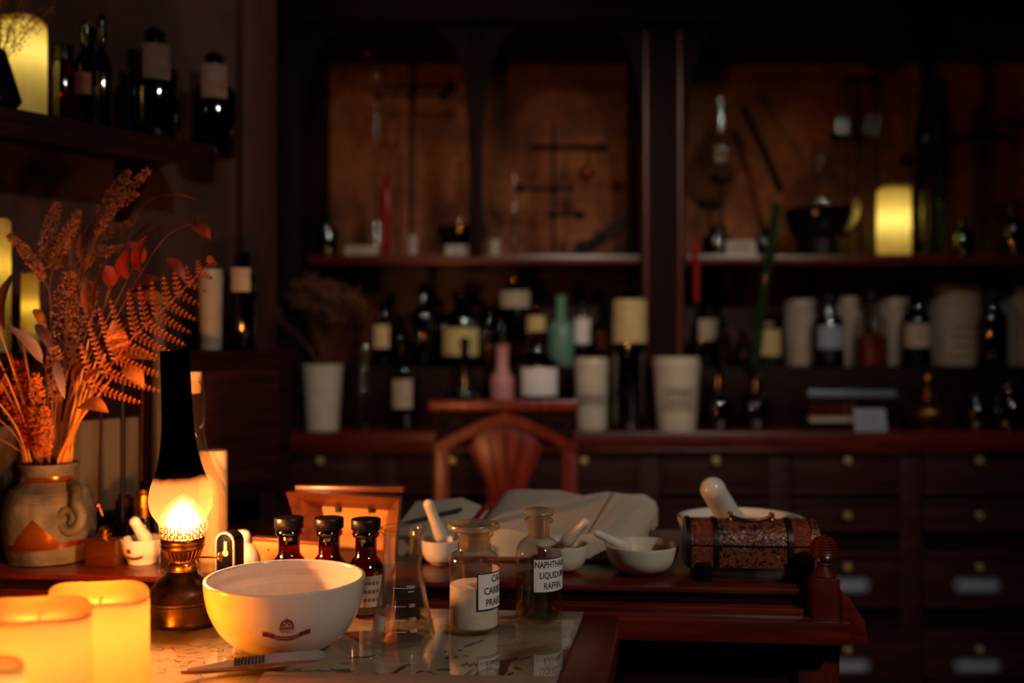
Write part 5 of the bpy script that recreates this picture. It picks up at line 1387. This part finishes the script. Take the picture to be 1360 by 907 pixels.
def retort_stand(px, d, ytop, clamps, label, wbase=0.06):
    h = ZP(ytop, d) - SZ
    t = thing('retort_stand', label, 'retort stand', (XP(px, d), d, SZ))
    MB().box(-wbase, wbase, -0.045, 0.045, 0.0005, 0.012).build('base_plate', MT['iron'], t, bevel=0.002)
    MB().lathe([(0.006, 0.011), (0.006, h), (0, h)], 12).build('rod', MT['iron'], t)
    for y, x0, x1, w in clamps:
        z = ZP(y, d) - SZ; a, b = XP(x0, d) - XP(px, d), XP(x1, d) - XP(px, d)
        c = MB().tube([(a, -0.012, z), (b, -0.012, z)], w, 8).build('clamp_arm', MT['iron'], t)
        e = b if abs(b) > abs(a) else a
        MB().lathe([(0.014, z - 0.012), (0.019, z - 0.014), (0.019, z + 0.014), (0.014, z + 0.012)], 16, Matrix.Translation((e, -0.012, 0))).build('clamp_ring', MT['iron'], c)
        MB().ball((0, -0.012, z), 0.016, 10, 6).build('boss', MT['iron'], c)
    return t
retort_stand(735, 3.66, 168, ((197, 705, 800, 0.010), (251, 690, 762, 0.008), (286, 722, 770, 0.006)), 'black retort stand with clamps in the middle of the upper shelf')
retort_stand(1305, 3.66, 125, ((184, 1265, 1345, 0.013),), 'black retort stand with wide clamp at the right end of the upper shelf')
retort_stand(1140, 3.72, 100, ((108, 1120, 1160, 0.010), (184, 1108, 1150, 0.008)), 'black retort stand with glass tubes behind the large round flask')
retort_stand(545, 3.78, 75, ((128, 500, 590, 0.006),), 'thin retort stand carrying the glass condenser at the left of the upper shelf')
cu_ = thing('copper_ladle', 'small copper ladle hanging on the retort stand clamp', 'ladle', P(778, 232, 3.66))
g = MB(); g.ball((0, -0.03, 0), 0.028, 14, 8, 0.8); g.build('bowl', MT['copper'], cu_)
MB().tube([(0, -0.03, 0.015), (0.006, -0.024, 0.05), (0.01, -0.036, ZP(197, 3.66) - ZP(232, 3.66) - 0.002)], 0.004, 8).build('handle', MT['copper'], cu_)
cu2 = thing('iron_ladle', 'black round ladle hanging above the shelf candle', 'ladle', P(1203, 214, 3.60))
MB().ball((0, 0, 0), 0.030, 14, 8, 0.8).build('bowl', MT['iron'], cu2)
MB().tube([(0, 0, 0.02), (0.002, 0, 0.10), (0.0, 0, 0.26)], 0.004, 8).build('handle', MT['iron'], cu2)
# glass condenser, with brass balls added to give bright glints
cn = thing('glass_condenser', 'upright glass condenser with brass balls added for glints on the upper shelf', 'glassware', (XP(500, 3.66), 3.66, SZ))
zt_ = 2.205 - SZ
MB().lathe([(0, 0.001), (0.04, 0.001), (0.04, 0.006), (0.012, 0.012), (0.010, 0.02), (0.010, zt_)], 16).build('glass_tube', MT['clear_soft'], cn)
for px, py, r in ((488, 72, 0.013), (494, 104, 0.013), (486, 111, 0.010), (506, 143, 0.013), (519, 143, 0.013), (512, 157, 0.013), (509, 181, 0.011), (504, 165, 0.009)):  # brass balls placed as stand-ins for blurred highlights on the glass
    MB().ball(((px - 500) * 3.66 / F, -0.022, ZP(py, 3.66) - SZ), r, 12, 8).build('brass_glint_ball', MT['brass'], cn)
g = MB(); g.tube([((x - 500) * 3.66 / F, -0.014, ZP(y, 3.66) - SZ) for x, y in ((488, 72), (500, 84), (494, 104), (486, 111), (500, 128), (512, 150), (512, 181))], 0.0045, 8); g.build('brass_pipe', MT['brass_dark'], cn)
o = MB().lathe([(0, 0.001), (0.012, 0.001), (0.016, 0.02), (0.014, 0.10), (0.018, ZP(295, 3.62) - SZ), (0.022, ZP(262, 3.62) - SZ), (0.012, ZP(238, 3.62) - SZ), (0, ZP(232, 3.62) - SZ)], 16).build('red_vial', MT['red_wax']); o.location = (XP(514, 3.62), 3.62, SZ); tag(o, 'slender red vial on the upper shelf below the condenser', 'vial')
o = thing('dark_feather_duster', 'dark feathery bundle lying on the upper shelf beside the middle post', 'duster', (XP(790, 3.6), 3.6, SZ + 0.0005))
o.scale = (0.8, 0.9, 0.9)
fr_ = random.Random(9)
MB().tube([(-0.13, 0, 0.012), (-0.02, 0, 0.03), (0.05, 0, 0.07)], 0.008, 8).build('handle', MT['dark_wood'], o)
g = MB()
for k in range(260):
    u = fr_.random(); c = Vector((-0.10 + 0.22 * u, fr_.gauss(0, 0.02), 0.02 + 0.12 * u ** 1.5 + fr_.gauss(0, 0.014)))
    c.z = max(c.z, 0.003)
    v = Vector((0.03, fr_.gauss(0, 0.01), 0.022 + fr_.gauss(0, 0.012))); s_ = Vector((-0.004, 0, 0.006))
    g.add([c, c + v * 0.5 + s_, c + v, c + v * 0.5 - s_], [(0, 1, 2, 3)])
g.v = [(a, b, max(c, 0.001)) for a, b, c in g.v]
g.build('feathers', mat('dark_feather', (34, 20, 18), 0.8), o, smooth=0, fix=False)
# upper shelf, right bay
pillar_candle(1187, 3.56, 43, 254, SZ, 'glowing cream pillar candle on the upper shelf', 0.26, 'wax_yellow', (1.0, 0.84, 0.44), 0.55, 0.004)
g = MB(); g.tube([P(987, 142, 3.72), P(1012, 195, 3.66), P(1036, 252, 3.58)], [0.012, 0.011, 0.014], 10)
o = g.build('wooden_pestle', MT['dark_wood']); tag(o, 'dark wooden stick leaning between the raised flask and the large flask', 'stick')
place_card(985, 318, None, 40, 3.48, SZ, 'white card in front of the raised flask stand', 'jar_dim')
for i, (px, yt, w) in enumerate(((1112, 92, 9), (1124, 96, 9), (1152, 100, 9), (1164, 96, 9))):
    o = MB().lathe([(0, 0.001), (M(w, 3.66) / 2, 0.004), (M(w, 3.82) / 2, ZP(yt, 3.82) - SZ)], 12).build('glass_rod', MT['clear_soft']); o.location = (XP(px, 3.82), 3.82, SZ)
    tag(o, 'thin upright glass rod in the cluster behind the large round flask', 'glass rod', 'glass rods behind the large flask')
o = bottle(1227, 3.76, SZ, 24, 118, 'tall slim blue bottle behind the thin mullion', 'blue_glass', shoulder=0.85, neck=0.5)
for px, w, yt, lb in ((1278, 30, 290, 'small dark bottle right of the green cylinder'), (1346, 30, 270, 'dark bottle at the right end of the upper shelf'), (1015, 26, 300, 'small dark bottle left of the large round flask')):
    bottle(px, 3.58, SZ, w, yt, lb, 'black_glass')
# ================================================================== dried plants in the stoneware vase
VB = Vector((XP(66, vd), vd, GZ))
pr_ = random.Random(21)
def stem_curve(pxs, d, mouth=0.0, dy=0.0):
    # root inside the vase, through its mouth, then through pixel points at depth d
    a = VB + Vector((mouth * 0.5, dy * 0.3, 0.03)); m = VB + Vector((mouth, dy, 0.150))
    n = len(pxs)
    ctrl = [a, m] + [P(x, y, vd + (d - vd) * (0.3 + 0.7 * (k + 1) / n)) for k, (x, y) in enumerate(pxs)]
    out = []
    for i in range(len(ctrl) - 1):
        p0 = ctrl[max(i - 1, 0)]; p1 = ctrl[i]; p2 = ctrl[i + 1]; p3 = ctrl[min(i + 2, len(ctrl) - 1)]
        for k in range(6):
            t = k / 6
            out.append(0.5 * (2 * p1 + (p2 - p0) * t + (2 * p0 - 5 * p1 + 4 * p2 - p3) * t * t + (3 * p1 - p0 - 3 * p2 + p3) * t ** 3))
    out.append(ctrl[-1])
    return out
def stem_thing(name, label, cat, path, r=0.0014, mt='stem', group=None):
    o = thing(name, label, cat, path[0], 0, group)
    loc = [p - path[0] for p in path]
    n = len(loc)
    MB().tube(loc, [r * (1 - 0.5 * k / (n - 1)) for k in range(n)], 6).build('stem', MT[mt], o)
    return o, loc
def leaf(parent, base, tip, width, mt, curl=0.15, up=Vector((0, -0.5, 0.85)), name='leaf', fold=0.25, blunt=False):
    base, tip = Vector(base), Vector(tip)
    ax = tip - base; L_ = ax.length; ax.normalize()
    side = ax.cross(up); side.normalize(); nrm = side.cross(ax).normalized()
    rowsL = []
    n = 9
    for k in range(n + 1):
        t = k / n
        w = width * (math.sin(math.pi * min(1, t ** (0.75 if not blunt else 0.55))) ** 0.8 * 0.5 + 0.01)
        c = base + ax * (L_ * t) + nrm * (curl * L_ * math.sin(math.pi * t)) 
        rowsL.append([c + side * (w * s) + nrm * (abs(s) * w * fold) for s in (-1, -0.5, 0, 0.5, 1)])
    g = MB(); g.grid(rowsL)
    return g.build(name, MT[mt], parent, smooth=60, fix=False)
def plume(parent, pts, w, n, mt='plume', size=0.0045, name='plume', side_amt=1.0):
    # grains gathered along pts (local), widest in the middle
    g = MB(); m_ = len(pts) - 1
    for k in range(n):
        u = pr_.random(); f = u * m_; i = min(int(f), m_ - 1); c = pts[i].lerp(pts[i + 1], f - i)
        env = (0.25 + 0.75 * math.sin(math.pi * min(1, 0.12 + u * 0.86)) ) * w
        a = pr_.uniform(0, 6.28); q = math.sqrt(pr_.random()) * env
        ax = (pts[-1] - pts[0]).normalized(); s1 = ax.orthogonal().normalized(); s2 = ax.cross(s1)
        off = (s1 * math.cos(a) + s2 * math.sin(a))
        c = c + off * q
        dr = (ax * 0.9 + off * 0.7 + Vector((pr_.gauss(0, .3), pr_.gauss(0, .3), pr_.gauss(0, .3)))).normalized() * size * pr_.uniform(0.7, 1.4)
        e = dr.orthogonal().normalized() * size * 0.36; e2 = dr.cross(e).normalized() * size * 0.36
        g.add([c, c + dr * 0.5 + e, c + dr * 0.5 - e * 0.5 + e2 * 0.8, c + dr * 0.5 - e * 0.5 - e2 * 0.8, c + dr], [(0, 2, 1), (0, 3, 2), (0, 1, 3), (4, 1, 2), (4, 2, 3), (4, 3, 1)])
    return g.build(name, MT[mt], parent, smooth=0, fix=False)
def plume_stem(label, pxs, d, start, w, n, mt='plume', mouth=0.0, dy=0.0, size=0.0045, smt='stem', group=None):
    path = stem_curve(pxs, d, mouth, dy)
    o, loc = stem_thing('dried_plume', label, 'dried plant', path, 0.0013, smt, group)
    m_ = len(loc); i0 = int(m_ * start)
    plume(o, loc[i0:], w, n, mt, size)
    return o, loc
plume_stem('dried plume with tip highest of all at the top of the arrangement', [(82, 480), (105, 360), (150, 275), (197, 226)], 1.56, 0.70, 0.0085, 330, mouth=0.006)
plume_stem('dried plume just left of the highest one, ending lower', [(80, 470), (102, 355), (140, 270), (172, 228)], 1.60, 0.74, 0.008, 260, mouth=0.002)
plume_stem('dried plume below the highest pair, pointing right', [(84, 480), (110, 370), (140, 290), (181, 256)], 1.55, 0.76, 0.007, 230, mouth=0.010)
plume_stem('upright dried plume near the left of the arrangement', [(64, 480), (58, 380), (62, 320), (76, 270)], 1.58, 0.66, 0.011, 380, mouth=-0.004)
plume_stem('dried plume leaning right next to the upright left plume', [(70, 480), (66, 380), (82, 325), (100, 292)], 1.56, 0.66, 0.010, 340, mouth=0.0)
plume_stem('dried plume drooping to the far left edge', [(62, 480), (68, 400), (45, 350), (13, 313)], 1.55, 0.68, 0.0085, 340, mouth=-0.010)
plume_stem('grey-brown dried plume pointing right above the red leaves', [(84, 480), (106, 380), (128, 320), (172, 297)], 1.60, 0.74, 0.009, 300, mouth=0.012)
plume_stem('lower dried plume pointing right into the red leaves', [(84, 480), (100, 390), (120, 342), (164, 330)], 1.57, 0.74, 0.009, 300, mouth=0.014)
plume_stem('dim dried plume at the back of the arrangement', [(70, 480), (80, 380), (92, 320), (104, 280)], 1.70, 0.66, 0.011, 300, mouth=0.002, dy=0.015)
plume_stem('bushy dried plume in the centre of the arrangement', [(76, 520), (84, 470), (88, 410), (92, 362)], 1.56, 0.50, 0.022, 620, mouth=0.004)
plume_stem('bushy dried plume right of the centre, behind the fern', [(84, 520), (98, 470), (112, 420), (122, 375)], 1.60, 0.52, 0.018, 460, mouth=0.010)
plume_stem('short pale dried plume low in the centre', [(72, 560), (76, 510), (72, 460)], 1.53, 0.62, 0.013, 330, mouth=0.004, dy=-0.012)
plume_stem('thick orange wheat-like ear standing low in the vase', [(54, 590), (50, 550), (48, 500)], 1.545, 0.40, 0.011, 420, 'wheat', mouth=-0.008, dy=-0.018, size=0.006)
plume_stem('short orange wheat-like ear beside the thick one', [(60, 600), (61, 575), (60, 545)], 1.535, 0.42, 0.008, 240, 'wheat', mouth=-0.004, dy=-0.02, size=0.006)
plume_stem('red-brown ear leaning to the left edge low down', [(46, 590), (30, 540), (24, 480)], 1.57, 0.45, 0.014, 420, 'red_leaf', mouth=-0.014, dy=-0.01, size=0.006)
plume_stem('dark red ear drooping at the left edge', [(44, 590), (20, 550), (2, 500)], 1.58, 0.45, 0.013, 380, 'red_leaf', mouth=-0.018, size=0.006)
# straw stalks fanning out
for k, (tx, ty) in enumerate(((-12, 548), (-14, 520), (-10, 488), (-16, 575), (-12, 455), (0, 440), (14, 470), (30, 450))):
    path = stem_curve([((tx + 66) / 2 - 4, (ty + 612) / 2 + 2), (tx, ty)], 1.53 + 0.015 * (k % 4), -0.030 + 0.003 * k, -0.02 + 0.004 * k)
    o, loc = stem_thing('straw_stalk', 'bare straw stalk fanning out to the left edge of the picture', 'straw', path, 0.0019, 'straw' if k % 3 else 'stem', 'straw stalks fanning left')
for k, (mx_, tx, ty) in enumerate(((96, 112, 505), (98, 128, 478), (101, 140, 470), (94, 104, 490), (92, 118, 450), (100, 150, 500))):
    path = stem_curve([(mx_, 570), ((mx_ + tx) / 2 + 2, (560 + ty) / 2), (tx, ty)], 1.55 + 0.012 * (k % 4), 0.018 + 0.0025 * k, -0.014 + 0.004 * k)
    stem_thing('straw_stalk', 'thick golden straw stalk rising right from the vase mouth', 'straw', path, 0.0026, 'straw', 'straw stalks rising right')
# leafy twigs
def leaf_twig(label, pxs, d, leaves, mt, mouth=0.0, dy=0.0, r=0.0013, smt='stem', name='leafy_twig'):
    path = stem_curve(pxs, d, mouth, dy)
    o, loc = stem_thing(name, label, 'dried leaves', path, r, smt)
    for (bx, by, tx, ty, w, *rest) in leaves:
        dd = d + (rest[0] if rest else 0.0); m2 = rest[1] if len(rest) > 1 else mt
        leaf(o, P(bx, by, dd) - path[0], P(tx, ty, dd - 0.012) - path[0], M(w, d), m2, curl=rest[2] if len(rest) > 2 else 0.14)
    return o
leaf_twig('twig with orange leaf pair above the vase mouth', [(92, 570), (104, 530), (116, 500)], 1.54,
          [(100, 520, 120, 478, 32), (104, 540, 144, 548, 30), (112, 520, 138, 488, 24)], 'orange_leaf', 0.018)
leaf_twig('twig with broad orange leaves behind the fern', [(95, 560), (130, 500), (160, 470)], 1.60,
          [(130, 478, 172, 452, 36), (150, 480, 205, 478, 34), (165, 488, 190, 515, 24), (150, 450, 190, 428, 30), (160, 470, 150, 425, 26)], 'orange_leaf', 0.02)
leaf_twig('twig with curled red leaves in the middle of the arrangement', [(90, 540), (130, 450), (165, 380), (190, 330)], 1.57,
          [(172, 392, 215, 372, 36), (168, 372, 172, 330, 26), (185, 365, 196, 312, 24), (190, 350, 168, 320, 22), (150, 380, 132, 352, 30), (180, 400, 222, 402, 28, -0.01, 'orange_leaf'), (176, 385, 205, 405, 30, 0.0)], 'red_leaf', 0.02)
leaf_twig('twig with round red leaf at the far right tip', [(95, 540), (150, 430), (215, 320), (262, 296)], 1.58,
          [(256, 300, 279, 318, 22), (264, 298, 271, 281, 8), (250, 298, 238, 296, 9)], 'red_leaf', 0.022)
leaf_twig('twig with one long arching narrow leaf above the red leaves', [(92, 540), (130, 430), (170, 320), (182, 284)], 1.60,
          [(182, 284, 216, 260, 8, 0.0, 'red_leaf', 0.1), (214, 261, 263, 266, 7, 0.0, 'red_leaf', 0.08)], 'red_leaf', 0.016)
leaf_twig('twig with a pair of long dull leaves rising to the right', [(94, 540), (130, 440), (150, 360), (172, 322)], 1.62,
          [(168, 326, 236, 272, 12, 0.0, 'brown_leaf', 0.05), (175, 322, 214, 292, 12, 0.0, 'brown_leaf', 0.05), (208, 322, 219, 296, 10, -0.02, 'red_leaf')], 'brown_leaf', 0.018)
leaf_twig('twig with long curled brown leaf over the red cluster', [(88, 540), (112, 450), (126, 410)], 1.55,
          [(124, 412, 150, 336, 12, 0.0, 'brown_leaf', 0.1), (222, 342, 246, 375, 16, 0.03, 'red_leaf'), (118, 420, 118, 360, 12, 0.02, 'brown_leaf')], 'brown_leaf', 0.012)
leaf_twig('twig with broad grey leaf pointing left', [(70, 560), (66, 510), (56, 480)], 1.53,
          [(56, 482, 8, 432, 18, 0.0, 'grey_leaf'), (74, 480, 86, 530, 12, 0.0, 'grey_leaf')], 'grey_leaf', -0.004)
leaf_twig('twig with upright brown leaves at the left edge', [(54, 560), (30, 470), (12, 420)], 1.57,
          [(6, 440, 22, 358, 22, 0.0, 'brown_leaf'), (48, 430, 70, 470, 14, 0.0, 'brown_leaf'), (45, 410, 62, 440, 12, 0.02, 'orange_leaf'), (4, 520, 12, 488, 18, -0.02, 'orange_leaf')], 'brown_leaf', -0.014)
leaf_twig('twig with slender upright brown leaves at the centre back', [(76, 520), (96, 420), (112, 350)], 1.62,
          [(110, 352, 108, 308, 10), (112, 340, 134, 286, 11), (104, 380, 92, 310, 9), (116, 380, 118, 345, 9)], 'brown_leaf', 0.008)
# the fern frond
fp = stem_curve([(104, 560), (132, 508), (175, 450), (230, 398), (284, 343)], 1.535, 0.022, -0.012)
fern, floc = stem_thing('fern_frond', 'large orange-brown dried fern frond reaching right over the lamp chimney', 'fern', fp, 0.0016, 'fern')
fpx = [(122, 520), (150, 483), (175, 450), (202, 424), (230, 398), (258, 370), (284, 343)]
def fpt(t):
    f = t * (len(fpx) - 1); i = min(int(f), len(fpx) - 2); a, b = fpx[i], fpx[i + 1]
    return (a[0] + (b[0] - a[0]) * (f - i), a[1] + (b[1] - a[1]) * (f - i)), math.atan2(b[1] - a[1], b[0] - a[0])
for k in range(12):
    t = 0.03 + 0.94 * k / 11
    (cx_, cy_), an = fpt(t)
    Lp = (92 * (1 - t) ** 0.85 * (0.62 + 0.38 * min(1, t / 0.16)) + 5)
    for sgn in (-1, 1):
        pa = an + sgn * math.radians(78)
        if sgn < 0: pa = an - math.radians(62)
        Lx = Lp * (1.0 if sgn > 0 else 0.92)
        g = MB()
        nl = max(4, int(Lx / 6.2))
        dq = 1.535 + 0.012 * math.sin(k * 1.7) + 0.004 * sgn
        pts = []
        for j in range(nl + 1):
            u = j / nl
            bend = pa + sgn * 0.0 + (0.10 * u * (-sgn))
            pts.append((cx_ + Lx * u * math.cos(bend), cy_ + Lx * u * math.sin(bend)))
        V3 = [P(x, y, dq - 0.02 * (j / nl) ** 2) - fp[0] for j, (x, y) in enumerate(pts)]
        g.tube(V3, [0.0009 * (1 - 0.6 * j / nl) for j in range(nl + 1)], 4)
        for j in range(nl):
            u = j / nl
            ll = (8.2 * (1 - u) ** 0.7 + 1.6) * (0.55 + 0.45 * min(1, Lx / 60))
            (ax_, ay_), (bx_, by_) = pts[j], pts[j + 1]
            ad = math.atan2(by_ - ay_, bx_ - ax_)
            for s2 in (-1, 1):
                la = ad + s2 * math.radians(62)
                dz = dq - 0.02 * u * u
                p0 = P(ax_, ay_, dz) - fp[0]
                p1 = P(ax_ + ll * math.cos(la), ay_ + ll * math.sin(la), dz - 0.003) - fp[0]
                wv = (p1 - p0).cross(Vector((0, 1, 0))).normalized() * M(1.7, 1.535)
                mid = p0.lerp(p1, 0.55)
                g.add([p0, mid + wv, p1, mid - wv], [(0, 1, 2, 3)])
        g.build('pinna', MT['fern'], fern, smooth=0, fix=False)
